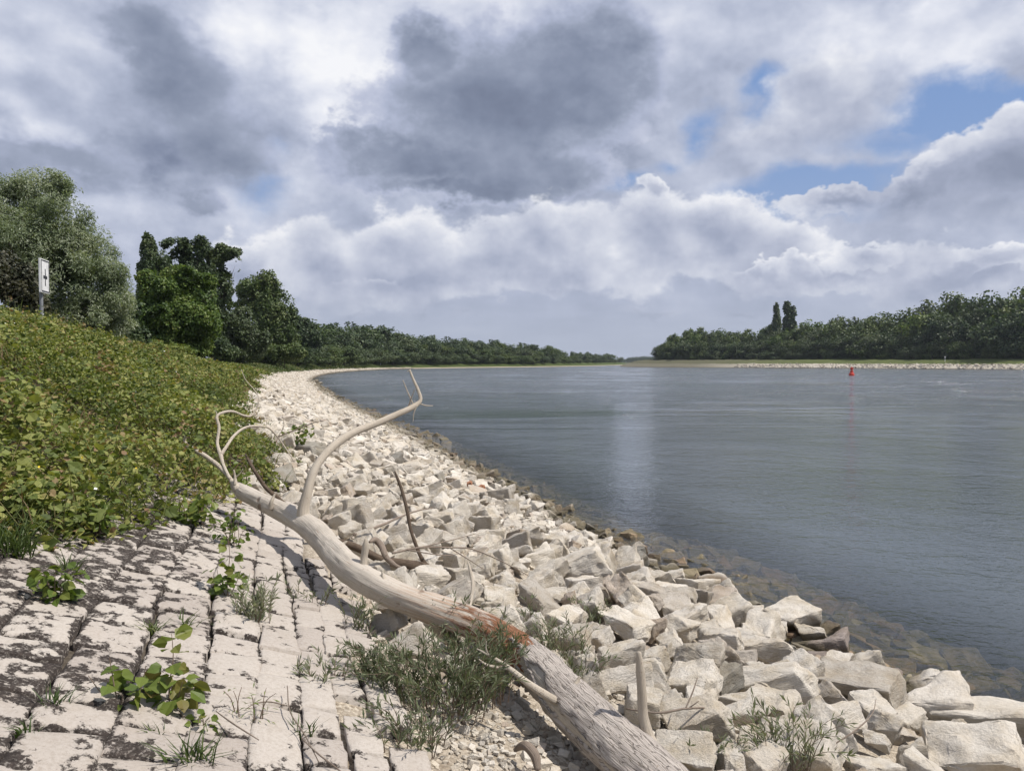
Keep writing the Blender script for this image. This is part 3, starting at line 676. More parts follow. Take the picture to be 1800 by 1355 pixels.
# ------------------------------------------------------------------ the stone paving of the upper bank
def paving_mat():
    m, t, out = mat('paving_stone'); p = gpos(t); u = attr(t, 'across'); v = attr(t, 'var'); ed = attr(t, 'rim')
    base = t.ramp(v, [(0.0, c3(0.40, 0.36, 0.32)), (0.5, c3(0.455, 0.415, 0.37)), (1.0, c3(0.37, 0.33, 0.295))])
    n2 = t.noise(p, 55, 6, 0.7); n1 = t.noise(p, 5, 4, 0.6)
    c = t.mix(t.ss(n2, 0.33, 0.6, 0.4, 0.0), base, t.mix(1.0, base, c3(0.6, 0.55, 0.5), 'MULTIPLY'))
    c = t.mix(t.ss(n1, 0.5, 0.75, 0.0, 0.45), c, c3(0.36, 0.31, 0.26))
    c = t.mix(t.ss(t.noise(p, 120, 3, 0.7), 0.6, 0.7, 0.0, 0.5), c, c3(0.2, 0.17, 0.15))
    # flaky black lichen: thick up the slope, scattered crusts lower down, creeping along the joints
    wrp = t.v('ADD', p, t.v('SCALE', t.noise(p, 22, 3, 0.7, color=True), s=0.05))
    l1 = t.noise(wrp, 9.5, 6, 0.66); l2 = t.noise(p, 1.2, 3, 0.5)
    amt = t.m('MULTIPLY', t.ss(u, 5.7, 6.9), t.lin(attr(t, 'along'), 2.0, 5.5, 0.035, 0.125))
    f = t.m('ADD', t.m('ADD', l1, amt), t.m('ADD', t.m('MULTIPLY', t.m('SUBTRACT', l2, 0.5), 0.26), t.m('MULTIPLY', ed, 0.10)))
    lich = t.m('MULTIPLY', t.ss(f, 0.605, 0.655), t.ss(t.noise(p, 60, 4, 0.7), 0.30, 0.5, 0.25, 1.0))
    lc = t.ramp(t.noise(p, 40, 4, 0.7), [(0.3, c3(0.022, 0.018, 0.016)), (0.6, c3(0.05, 0.04, 0.035)), (0.8, c3(0.11, 0.09, 0.075))])
    c = t.mix(lich, c, lc)
    h = t.m('ADD', t.m('MULTIPLY', n2, 0.5), t.m('ADD', t.m('MULTIPLY', t.noise(p, 150, 3, 0.6), 0.25), t.m('MULTIPLY', lich, 0.6)))
    principled(t, out, c, 0.92, h, 0.7, 0.012, 0.2); return m
def build_paving():
    rg = np.random.default_rng(5); G = 9; V, F, A, U, E, SS_, n = [], [], [], [], [], [], 0
    q = np.array([0, .035, .1, .28, .5, .72, .9, .965, 1.0]); aa, bb = np.meshgrid(q, q, indexing='ij'); aa, bb = aa.ravel(), bb.ravel()
    i = np.arange(G - 1)[:, None]; j = np.arange(G - 1)[None]; f0 = np.stack([i * G + j, i * G + j + 1, (i + 1) * G + j + 1, (i + 1) * G + j], -1).reshape(-1, 4)[:, ::-1]
    ring = np.concatenate([np.arange(G), np.arange(2, G + 1) * G - 1, np.arange(G * G - 2, G * G - G - 1, -1), np.arange(G * (G - 2), 0, -G)])
    u0 = 5.12; course = 0; cw = [0.18, 0.15, 0.17, 0.22, 0.25, 0.28, 0.31, 0.30, 0.33, 0.29, 0.31, 0.3, 0.3]
    while u0 < 8.4:
        w = cw[course % len(cw)] * rg.uniform(0.94, 1.06); s = 1.2 + rg.uniform(0, 0.4); course += 1
        while s < 11.2:
            L = rg.uniform(0.22, 0.42)
            if u0 > float(edge_u(s)) + 1.0 or (u0 < 5.35 and rg.random() < 0.12) or (s > 8.5 and u0 < 5.4): s += L; continue
            g = rg.uniform(0.0, 0.006, 4); co = rg.uniform(-0.02, 0.02, (4, 2))
            wob = 0.03 * math.sin(s * 0.8 + 1.0) + 0.02 * math.sin(s * 2.1 + course)
            S_ = s + g[0] + aa * (L - g[0] - g[1]); U_ = u0 + wob + g[2] + bb * (w - g[2] - g[3])
            S_ += (co[0, 0] * (1 - aa) * (1 - bb) + co[1, 0] * aa * (1 - bb) + co[2, 0] * (1 - aa) * bb + co[3, 0] * aa * bb)
            x, y = at_su(S_, U_)
            d = np.minimum(np.minimum(aa, 1 - aa) * L, np.minimum(bb, 1 - bb) * w)
            wear = rg.uniform(0.006, 0.02); cr = np.clip(1 - d / rg.uniform(0.02, 0.05), 0, 1) ** 2
            ns = vfbm(np.stack([x * 9, y * 9, np.full_like(x, course)], 1), 3) - 0.5
            z = prof(S_, U_) + 0.055 + rg.uniform(-0.007, 0.007) + (aa - .5) * rg.uniform(-0.016, 0.016) + (bb - .5) * rg.uniform(-0.016, 0.016) - cr * wear + ns * 0.02
            jx = (vnoise(np.stack([x * 14, y * 14, x * 0], 1)) - 0.5) * 0.02 * (d < 0.001); x = x + jx; y = y + jx
            top = np.stack([x, y, z], 1); sk = top[ring] - (0, 0, 0.17)
            k = len(ring); r0 = np.arange(k); f1 = np.stack([ring[r0], ring[(r0 + 1) % k], G * G + (r0 + 1) % k, G * G + r0], 1)
            V.append(np.concatenate([top, sk])); F.append(np.concatenate([f0, f1]) + n); n += G * G + k
            A.append(np.full(G * G + k, rg.uniform())); U.append(np.concatenate([U_, U_[ring]])); SS_.append(np.concatenate([S_, S_[ring]])); E.append(np.concatenate([np.clip(1 - d / 0.03, 0, 1), np.ones(k)])); s += L
        u0 += w
    me = mesh_np('stone_pavement', np.concatenate(V), np.concatenate(F), paving_mat(), {'var': np.concatenate(A), 'across': np.concatenate(U), 'along': np.concatenate(SS_), 'rim': np.concatenate(E)}, True)
    bm = bmesh.new(); bm.from_mesh(me); bmesh.ops.recalc_face_normals(bm, faces=bm.faces[:]); bm.to_mesh(me); bm.free()
    setting(obj('stone_pavement', me))
build_paving()

# ------------------------------------------------------------------ the fallen tree
def resample(P, n):
    P = np.asarray(P, float); L = np.concatenate([[0], np.cumsum(np.linalg.norm(np.diff(P[:, :3], axis=0), axis=1))])
    t = np.linspace(0, L[-1], n); m = np.gradient(P, L, axis=0); k = np.clip(np.searchsorted(L, t) - 1, 0, len(P) - 2)
    h = (L[k + 1] - L[k])[:, None]; u = ((t - L[k])[:, None]) / h
    return (2 * u**3 - 3 * u**2 + 1) * P[k] + (u**3 - 2 * u**2 + u) * h * m[k] + (-2 * u**3 + 3 * u**2) * P[k + 1] + (u**3 - u**2) * h * m[k + 1]
def wood_mat(name, cols, crack=0.5, red=False):
    m, t, out = mat(name); p = gpos(t)
    al = attr(t, 'along'); rd = attr(t, 'round')
    q = t.comb(t.m('MULTIPLY', al, 1.0), t.m('MULTIPLY', t.m('COSINE', rd), 0.5), t.m('MULTIPLY', t.m('SINE', rd), 0.5))
    fine = t.noise(t.v('MULTIPLY', q, (1.1, 7, 7)), 3.0, 7, 0.68, dist=0.3); blot = t.noise(p, 4.0, 5, 0.6)
    c = t.ramp(t.m('ADD', t.m('MULTIPLY', fine, 0.55), t.m('MULTIPLY', blot, 0.45)), [(0.25, cols[0]), (0.5, cols[1]), (0.75, cols[2])])
    c = t.mix(t.ss(t.noise(p, 38, 4, 0.7), 0.58, 0.7, 0.0, 0.5), c, t.mix(1.0, c, c3(0.5, 0.42, 0.36), 'MULTIPLY'))
    h = fine
    if red:      # fresh orange inner bark where the skin has been torn off
        n = t.noise(t.v('MULTIPLY', q, (3.0, 3.2, 3.2)), 2.2, 5, 0.65)
        k = t.m('MULTIPLY', t.ss(t.m('ADD', al, t.m('MULTIPLY', t.m('SUBTRACT', n, 0.5), 1.1)), ORG[0], ORG[0] + .06), t.ss(t.m('ADD', al, t.m('MULTIPLY', t.m('SUBTRACT', n, 0.5), 2.0)), ORG[1], ORG[1] + .35, 1.0, 0.0))
        fib = t.noise(t.v('MULTIPLY', q, (10, 34, 34)), 1.6, 6, 0.7, dist=0.6)
        oc = t.ramp(fib, [(0.28, c3(0.06, 0.028, 0.016)), (0.42, c3(0.165, 0.07, 0.036)), (0.55, c3(0.27, 0.13, 0.07)), (0.68, c3(0.38, 0.245, 0.165)), (0.8, c3(0.50, 0.40, 0.32))])
        k2 = t.m('MULTIPLY', t.ss(al, ORG[0], ORG[0] + .2), t.m('MULTIPLY', t.ss(al, ORG[1] + .3, ORG[1] + 1.1, 1.0, 0.0), t.ss(t.noise(t.v('MULTIPLY', q, (2.4, 7, 7)), 1.5, 5, .6), .42, .62)))
        c = t.mix(t.m('MULTIPLY', k2, .75), c, c3(0.37, 0.235, 0.155))
        c = t.mix(k, c, oc); h = t.m('ADD', h, t.m('MULTIPLY', k, t.m('MULTIPLY', fib, 1.6)))
        kn = t.noise(p, 7.0, 2, .4); c = t.mix(t.ss(kn, .70, .76, 0, .75), c, c3(.16, .11, .08)); h = t.m('SUBTRACT', h, t.m('MULTIPLY', t.ss(kn, .66, .78), 1.2))
        # weathering streaks and rosy scars further up
        c = t.mix(t.ss(t.noise(t.v('MULTIPLY', q, (5, 14, 14)), 1.3, 4), 0.63, 0.7, 0.0, 0.45), c, c3(0.36, 0.22, 0.15))
    if crack:
        vo = t.new('ShaderNodeTexVoronoi', feature='DISTANCE_TO_EDGE'); t.put(vo.inputs['Vector'], t.v('ADD', t.v('MULTIPLY', q, (6, 26, 26)), t.v('SCALE', t.noise(q, 9, 3, color=True), s=1.4))); vo.inputs['Scale'].default_value = 1.0
        cr = t.ss(vo.outputs['Distance'], 0.0, 0.07, crack, 0.0)
        c = t.mix(cr, c, c3(0.09, 0.075, 0.06)); h = t.m('SUBTRACT', h, t.m('MULTIPLY', cr, 2.0))
    principled(t, out, c, 0.85, h, 0.8, 0.01, 0.2); return m
ORG = (1.70, 2.15)      # where along the trunk the orange wood lies, in metres from its foot
M_TRUNK = wood_mat('bleached_trunk', (c3(0.27, 0.24, 0.20), c3(0.46, 0.415, 0.355), c3(0.57, 0.52, 0.455)), 0.0, True)
M_BARK = wood_mat('grey_bark', (c3(0.29, 0.255, 0.225), c3(0.43, 0.385, 0.345), c3(0.52, 0.475, 0.43)), 0.6)
M_LIMB = wood_mat('bleached_limb', (c3(0.30, 0.25, 0.19), c3(0.50, 0.44, 0.36), c3(0.60, 0.54, 0.455)), 0.0)
M_STICK = wood_mat('brown_stick', (c3(0.07, 0.05, 0.035), c3(0.15, 0.11, 0.08), c3(0.24, 0.19, 0.15)), 0.3)
M_TWIG = wood_mat('grey_twig', (c3(0.14, 0.11, 0.085), c3(0.25, 0.20, 0.16), c3(0.36, 0.31, 0.26)), 0.0)

def limb_mesh(name, P, material, sides=12, n=40, rough=0.1, seed=0.0, off=None, keep=None):
    """P rows: x y z radius; carries distance along and angle round the limb"""
    Q = resample(P, n); p, r = Q[:, :3], np.maximum(Q[:, 3], 0.001)
    L = np.concatenate([[0], np.cumsum(np.linalg.norm(np.diff(p, axis=0), axis=1))])
    tn = np.gradient(p, axis=0); tn /= np.linalg.norm(tn, axis=1)[:, None] + 1e-9
    n0 = np.cross(tn[0], (0.1, 0.05, 1.0)); fr1, fr2 = [], []
    for i in range(n):
        n0 = n0 - tn[i] * np.dot(n0, tn[i]); n0 /= np.linalg.norm(n0); fr1.append(n0); fr2.append(np.cross(tn[i], n0))
    fr1, fr2 = np.array(fr1), np.array(fr2); th = np.arange(sides) / sides * 2 * np.pi
    LL = np.repeat(L, sides); TT = np.tile(th, n); ii = np.repeat(np.arange(n), sides)
    nz = np.stack([LL * 3.0, np.cos(TT) * 0.9 + seed, np.sin(TT) * 0.9], 1)
    rr = r[ii] * (1 + rough * 2 * (vfbm(nz, 3) - 0.5) + rough * 0.7 * (vfbm(nz * (2.2, 5, 5), 2) - 0.5))
    if off is not None: rr = rr + off(LL, TT)
    V = p[ii] + rr[:, None] * (np.cos(TT)[:, None] * fr1[ii] + np.sin(TT)[:, None] * fr2[ii])
    i = np.arange(n - 1)[:, None]; j = np.arange(sides)[None]
    F = np.stack([i * sides + j, i * sides + (j + 1) % sides, (i + 1) * sides + (j + 1) % sides, (i + 1) * sides + j], -1).reshape(-1, 4)
    fl = [F]
    if keep is not None:
        k = keep(LL, TT); fl = [F[k[F].any(1)]]
    else:
        V = np.concatenate([V, p[:1], p[-1:] + tn[-1:] * r[-1] * 0.6]); jj = np.arange(sides); b = n * sides
        fl += [np.stack([np.full(sides, b), (jj + 1) % sides, jj], 1), np.stack([np.full(sides, b + 1), (n - 1) * sides + jj, (n - 1) * sides + (jj + 1) % sides], 1)]
        LL = np.concatenate([LL, [0, L[-1]]]); TT = np.concatenate([TT, [0, 0]])
    return mesh_np(name, V, fl, material, {'along': LL, 'round': TT}, True)
def gpt(px, py, lift, wpx):
    p = ground_px(px, py, lift); return (p.x, p.y, p.z, 0.46 * wpx / FPX * p.y)
def apt(px, py, Y, wpx):
    p = along(px, py, Y); return (p.x, p.y, p.z, 0.30 * wpx / FPX * Y)

TR = [gpt(*a) for a in [(1275, 1500, .12, 112), (1195, 1412, .14, 106), (1100, 1328, .17, 98), (1008, 1240, .20, 88), (928, 1160, .23, 76), (845, 1103, .25, 63), (765, 1070, .27, 54), (690, 1043, .29, 53),
                        (632, 1012, .31, 54), (586, 970, .33, 50), (550, 932, .34, 47), (505, 903, .34, 38), (455, 879, .34, 32), (424, 862, .34, 28), (411, 852, .35, 15)]]
_tl = np.concatenate([[0], np.cumsum(np.linalg.norm(np.diff(np.array(TR)[:, :3], axis=0), axis=1))])
tree_o = thing('fallen_tree', 'bleached fallen tree trunk with a torn orange bark patch, lying along the stone bank', 'fallen tree', TR[2][:3])
def rel(P): return [(a - TR[2][0], b - TR[2][1], c - TR[2][2], r) for a, b, c, r in P]
obj('trunk', limb_mesh('trunk', rel(TR), M_TRUNK, 64, 260, 0.15, 3.0), tree_o)
def _bk(L, T):
    n = vfbm(np.stack([L * 2.6, np.cos(T) * 1.1 + 9, np.sin(T) * 1.1], 1), 4)
    return n + 0.55 * np.clip(1.62 - L, -0.8, .35) > 0.5
obj('bark', limb_mesh('bark', rel(TR), M_BARK, 96, 330, 0.15, 3.0, lambda L, T: np.where(_bk(L, T), 0.013 + 0.012 * (vnoise(np.stack([L * 16, np.cos(T) * 4, np.sin(T) * 4], 1)) - 0.4), -0.004), _bk), tree_o)
def br(P, material=None, sides=12, n=40, rough=0.15, name='branch'):
    return obj(name, limb_mesh(name, rel(P), material or M_LIMB, sides, n, rough, len(P) * 1.7), tree_o)
Yb = TR[10][1]
big = br([gpt(536, 922, .34, 30), gpt(533, 905, .42, 24)] + [apt(*a) for a in [(540, 868, Yb + .18, 29), (552, 828, Yb + .25, 24), (580, 790, Yb + .4, 23), (622, 760, Yb + .6, 22), (660, 745, Yb + .75, 19), (700, 727, Yb + .9, 18), (727, 714, Yb + 1.0, 16), (739, 704, Yb + 1.05, 11), (735, 686, Yb + 1.08, 9), (727, 668, Yb + 1.1, 7), (720, 650, Yb + 1.12, 5)]], sides=14, n=90, rough=0.16)
for P in ([(727, 712, Yb + 1.0, 5), (718, 692, Yb + 1.0, 4), (708, 668, Yb + 1.0, 2.5)], [(718, 716, Yb + .98, 6), (723, 700, Yb + .95, 4), (729, 684, Yb + .9, 2)], [(739, 710, Yb + 1.05, 4), (750, 713, Yb + 1.1, 3.5), (761, 713, Yb + 1.15, 2)], [(733, 712, Yb + 1, 7), (728, 724, Yb + .98, 4), (726, 742, Yb + .96, 1.5)], [(720, 651, Yb + 1.12, 4), (716, 653, Yb + 1.12, 2)], [(676, 742, Yb + .8, 4), (688, 749, Yb + .8, 1.5)]):
    obj('twig', limb_mesh('twig', rel([apt(*a) for a in P]), M_LIMB, 7, 14, 0.1, 1.0), tree_o)
for px, py, dx, dy, w, l_ in ((735, 1040, 10, -14, 11, .02), (675, 1018, -3, -13, 9, .0), (598, 960, 12, -9, 9, .0), (478, 880, 5, -12, 8, .0), (880, 1105, 12, -12, 12, .0), (1010, 1205, 9, -16, 12, .0)):
    yy = min(TR, key=lambda r: abs(900 + FPX * r[0] / r[1] - px))[1]; obj('broken_stub', limb_mesh('broken_stub', rel([apt(px - dx * .6, py - dy * .8 + 6, yy, w * 2.0), apt(px, py, yy, w * 1.5), apt(px + dx * .7, py + dy * .7, yy + .02, w), apt(px + dx, py + dy, yy + .02, w * .6)]), M_LIMB, 9, 12, .2, px * .1), tree_o)
Ye = TR[13][1]
br([apt(*a) for a in [(420, 862, Ye - .05, 26), (408, 846, Ye + .05, 14), (392, 826, Ye + .2, 13), (365, 804, Ye + .35, 13), (338, 788, Ye + .45, 13), (326, 780, Ye + .5, 12), (325, 770, Ye + .5, 9), (334, 760, Ye + .5, 3)]])
br([apt(*a) for a in [(404, 842, Ye + .05, 10), (392, 815, Ye + .25, 9), (388, 800, Ye + .4, 12), (382, 780, Ye + .5, 9), (385, 750, Ye + .6, 9), (382, 730, Ye + .65, 8), (392, 725, Ye + .7, 8), (408, 723, Ye + .8, 7), (428, 730, Ye + .95, 6.5), (441, 731, Ye + 1.05, 6), (450, 720, Ye + 1.1, 5), (455, 700, Ye + 1.15, 3.5), (446, 684, Ye + 1.2, 2.5), (432, 668, Ye + 1.2, 2), (424, 649, Ye + 1.25, 1.2)]], n=60)
br([apt(*a) for a in [(388, 800, Ye + .4, 11), (399, 783, Ye + .5, 9), (412, 765, Ye + .65, 8), (430, 752, Ye + .8, 7.5), (455, 749, Ye + 1.0, 7), (472, 752, Ye + 1.15, 6), (488, 768, Ye + 1.25, 5), (502, 788, Ye + 1.3, 4), (518, 812, Ye + 1.3, 2)]], n=50)
br([apt(*a) for a in [(414, 853, Ye - .02, 13), (413, 838, Ye + .0, 8), (411, 826, Ye, 4)]], n=12)
for P in ([(488, 768, Ye + 1.25, 3.5), (515, 757, Ye + 1.3, 3.5), (545, 745, Ye + 1.35, 2.5), (572, 738, Ye + 1.4, 1.2)], [(490, 766, Ye + 1.25, 3), (499, 748, Ye + 1.28, 2.5), (496, 728, Ye + 1.3, 1.4)], [(441, 731, Ye + 1.05, 4), (452, 726, Ye + 1.1, 3), (458, 712, Ye + 1.1, 1.5)], [(413, 840, Ye, 5), (422, 832, Ye, 3), (427, 824, Ye, 2)], [(382, 731, Ye + .65, 5), (379, 722, Ye + .65, 2)]):
    obj('twig', limb_mesh('twig', rel([apt(*a) for a in P]), M_TWIG if len(P) == 4 else M_LIMB, 7, 16, 0.1, 1.0), tree_o)
st = br([gpt(1160, 1345, .2, 40), apt(1140, 1300, TR[2][1] + .08, 44), apt(1131, 1262, TR[2][1] + .10, 31), apt(1128, 1215, TR[2][1] + .11, 28), apt(1125, 1172, TR[2][1] + .12, 25), apt(1123, 1146, TR[2][1] + .12, 14)], n=30, rough=0.16, name='broken_stub')
Yf = TR[3][1]
br([apt(*a) for a in [(992, 1240, Yf - .02, 24), (955, 1218, Yf - .10, 24), (925, 1198, Yf - .10, 20), (900, 1178, Yf - .05, 17), (884, 1166, Yf - .02, 13), (866, 1155, Yf, 10), (850, 1146, Yf, 8), (838, 1140, Yf, 4)]], n=36)
for P in ([(857, 1150, Yf, 7), (854, 1138, Yf, 5), (855, 1127, Yf, 3)], [(893, 1174, Yf - .04, 12), (870, 1172, Yf - .06, 10), (850, 1165, Yf - .08, 7), (842, 1158, Yf - .08, 3)], [(885, 1168, Yf - .02, 8), (889, 1158, Yf - .02, 4)]):
    obj('twig', limb_mesh('twig', rel([apt(*a) for a in P]), M_LIMB, 8, 16, 0.1, 1.0), tree_o)
Ys = TR[8][1]
br([apt(638, 1004, Ys, 24), apt(640, 980, Ys + .02, 21), apt(643, 956, Ys + .03, 18), apt(643, 947, Ys + .03, 8)], n=18, rough=0.14, name='broken_stub')
Ys = TR[5][1]
br([apt(822, 1082, Ys + .05, 16), apt(827, 1058, Ys + .2, 11), apt(831, 1030, Ys + .3, 10), apt(826, 1000, Ys + .4, 9), apt(822, 986, Ys + .42, 3)], n=22, rough=0.12, name='broken_stub')

# loose dead wood on the stones
def stick(label, P, material, group=None, sub=()):
    b = P[0]; o = thing('dead_branch', label, 'branch', b[:3], group); rr = lambda Q: [(x - b[0], y - b[1], z - b[2], r) for x, y, z, r in Q]
    obj('stem', limb_mesh('stem', rr(P), material, 10, 36, 0.14, len(P) * 2.1), o)
    for Q in sub: obj('twig', limb_mesh('twig', rr(Q), material, 7, 18, 0.1, 2.0), o)
    return o
q = ground_px(747, 992, .1); Yq = q.y
stick('dark brown branch leaning upright out of the pale stones', [apt(*a) for a in [(752, 996, Yq, 13), (742, 982, Yq, 12), (733, 962, Yq + .05, 11), (722, 930, Yq + .1, 10), (715, 895, Yq + .15, 10), (706, 860, Yq + .2, 9), (697, 836, Yq + .22, 7), (694, 828, Yq + .22, 3)]], M_STICK)
stick('long brown branch lying across the stones behind the trunk', [gpt(*a) for a in [(588, 950, .16, 12), (612, 957, .17, 15), (640, 968, .17, 15), (672, 984, .16, 16), (705, 990, .16, 17), (745, 996, .14, 17), (775, 1003, .12, 12), (795, 1012, .1, 4)]], M_STICK)
stick('crooked grey-brown branch arching over the long lying branch', [gpt(*a) for a in [(650, 952, .34, 5), (662, 950, .33, 13), (672, 962, .3, 13), (678, 978, .24, 12), (692, 992, .18, 10), (705, 997, .14, 5)]], M_TWIG)
stick('thin brown branch rising from the stones at the end of the trunk', [gpt(*a) for a in [(505, 888, .15, 6), (480, 868, .25, 8), (462, 850, .3, 8), (448, 828, .42, 7), (438, 810, .5, 6), (431, 798, .55, 3)]], M_STICK)
stick('thin grey stick lying over the pale stones above the long branch', [gpt(*a) for a in [(622, 940, .14, 4), (665, 925, .2, 5), (700, 910, .24, 4), (735, 897, .24, 3), (760, 893, .2, 2)]], M_TWIG, None)
stick('wispy twig bundle spreading over the stones toward the water', [gpt(*a) for a in [(690, 972, .25, 4), (740, 962, .3, 3.5), (790, 962, .33, 3), (840, 968, .3, 2.5), (885, 988, .28, 2), (930, 1012, .24, 1.2)]], M_TWIG, None,
      [[gpt(740, 962, .3, 3), gpt(790, 950, .36, 2), gpt(835, 938, .38, 1.2)], [gpt(790, 962, .33, 2.5), gpt(822, 982, .26, 2), gpt(850, 1000, .2, 1)], [gpt(715, 966, .28, 3), gpt(770, 975, .3, 2), gpt(815, 972, .3, 1)]])
stick('small curled grey driftwood stub half buried beside the trunk', [gpt(*a) for a in [(905, 1318, .02, 8), (915, 1311, .06, 15), (929, 1313, .09, 19), (940, 1327, .07, 19), (945, 1352, .02, 12)]], M_TWIG)
stick('grey twig bent over the big pale stones near the corner shrub', [gpt(*a) for a in [(1430, 1328, .12, 3), (1470, 1305, .25, 3), (1510, 1278, .33, 3), (1535, 1250, .4, 2), (1540, 1228, .45, 1)]], M_TWIG)
stick('grey twig lying on the stones beyond the upright broken stub', [gpt(*a) for a in [(1100, 1245, .15, 3), (1150, 1252, .2, 4), (1205, 1245, .22, 4), (1260, 1248, .2, 3), (1300, 1262, .18, 1.5)]], M_TWIG, None, [[gpt(1205, 1245, .22, 3), gpt(1218, 1215, .32, 3), gpt(1226, 1190, .4, 1.5)], [gpt(1212, 1243, .22, 3), gpt(1228, 1232, .28, 1.5)]])
for lab, P in (('dry curved stem lying on the paving blocks below the big-leaved sapling', [(560, 1338, .08, 2), (535, 1290, .09, 2.5), (512, 1255, .1, 2.5), (505, 1205, .12, 2)]), ('dry thin twig across the joint of the paving, beside the willow scrub', [(505, 1240, .09, 2), (470, 1233, .1, 2.5), (448, 1236, .09, 2), (432, 1246, .08, 1.5)]),
               ('dry dark stem running from the paving corner to the lower edge', [(530, 1296, .08, 3), (560, 1325, .09, 3), (595, 1352, .08, 3), (620, 1372, .06, 2)]), ('straight dry twig lying near the corner of the paving', [(380, 1250, .07, 2), (420, 1278, .1, 3), (455, 1300, .08, 2)])):
    stick(lab, [gpt(*a) for a in P], M_TWIG)

# ------------------------------------------------------------------ leaves and low plants
HEART = (np.array([(0, 0, 0), (.22, .40, .05), (.6, .36, .05), (1, 0, -.10), (.6, -.36, .05), (.22, -.40, .05), (.5, 0, -.03)]), np.array([(0, 6, 2, 1), (0, 5, 4, 6)]), np.array([(6, 3, 2), (6, 4, 3)]))
NARROW = (np.array([(0, 0, 0), (.45, .085, .02), (1, 0, -.06), (.45, -.085, .02)]), np.array([(0, 3, 2, 1)]), np.zeros((0, 3), int))
DIAM = (np.array([(0, 0, 0), (.5, .42, .06), (1, 0, -.05), (.5, -.42, .06)]), np.array([(0, 3, 2, 1)]), np.zeros((0, 3), int))
def leaves(P, D, Nn, size, tpl):
    """a leaf at each P pointing along D with its face towards Nn"""
    T, q, t3 = tpl; P = np.asarray(P); k = len(T); n = len(P)
    D = D / (np.linalg.norm(D, axis=1)[:, None] + 1e-9); E = np.cross(Nn, D); E /= np.linalg.norm(E, axis=1)[:, None] + 1e-9; Z = np.cross(D, E)
    s = np.broadcast_to(size, (n,))[:, None, None]
    V = P[:, None] + s * (T[None, :, 0:1] * D[:, None] + T[None, :, 1:2] * E[:, None] + T[None, :, 2:3] * Z[:, None])
    o = (np.arange(n) * k)[:, None, None]
    return V.reshape(-1, 3), [(q[None] + o).reshape(-1, 4), (t3[None] + o).reshape(-1, 3)] if len(t3) else [(q[None] + o).reshape(-1, 4)]
def rdir(n, up=0.0, rng=RNG):
    d = rng.normal(size=(n, 3)); d /= np.linalg.norm(d, axis=1)[:, None]; d[:, 2] += up; return d / np.linalg.norm(d, axis=1)[:, None]

M_BRAMBLE = leaf_mat('bramble_leaf', [(0.0, c3(0.055, 0.080, 0.021)), (0.3, c3(0.125, 0.162, 0.040)), (0.55, c3(0.21, 0.24, 0.062)), (0.78, c3(0.30, 0.30, 0.095)), (0.92, c3(0.27, 0.215, 0.09)), (1.0, c3(0.25, 0.16, 0.09))], 0.32, 0.62, 0.35)
M_FLOWER = mat('white_petal')[0]; _t = NT(M_FLOWER.node_tree); principled(_t, _t.n['Material Output'] if 'Material Output' in _t.n else _t.n[0], c3(0.75, 0.75, 0.70), 0.7)
M_YELLOW = mat('yellow_petal')[0]; _t = NT(M_YELLOW.node_tree); principled(_t, _t.n[0], c3(0.75, 0.55, 0.04), 0.7)
M_WILLOWSH = leaf_mat('willow_leaf', [(0.0, c3(0.095, 0.115, 0.065)), (0.4, c3(0.155, 0.178, 0.105)), (0.7, c3(0.215, 0.235, 0.15)), (1.0, c3(0.31, 0.32, 0.235))], 0.3, 0.55, 1.5)
M_GRASS = leaf_mat('grass_blade', [(0.0, c3(0.045, 0.075, 0.02)), (0.5, c3(0.085, 0.12, 0.035)), (0.85, c3(0.14, 0.155, 0.055)), (1.0, c3(0.26, 0.22, 0.10))], 0.3, 0.5, 1.0)
M_DRY = leaf_mat('rough_grass_blade', [(0.0, c3(0.08, 0.11, 0.03)), (0.45, c3(0.15, 0.17, 0.05)), (0.7, c3(0.20, 0.17, 0.08)), (1.0, c3(0.17, 0.10, 0.06))], 0.3, 0.6, 0.6)
M_SAPL = leaf_mat('sapling_leaf', [(0.0, c3(0.10, 0.15, 0.03)), (0.5, c3(0.16, 0.20, 0.04)), (0.8, c3(0.19, 0.18, 0.05)), (1.0, c3(0.17, 0.09, 0.05))], 0.35, 0.45, 2.0)

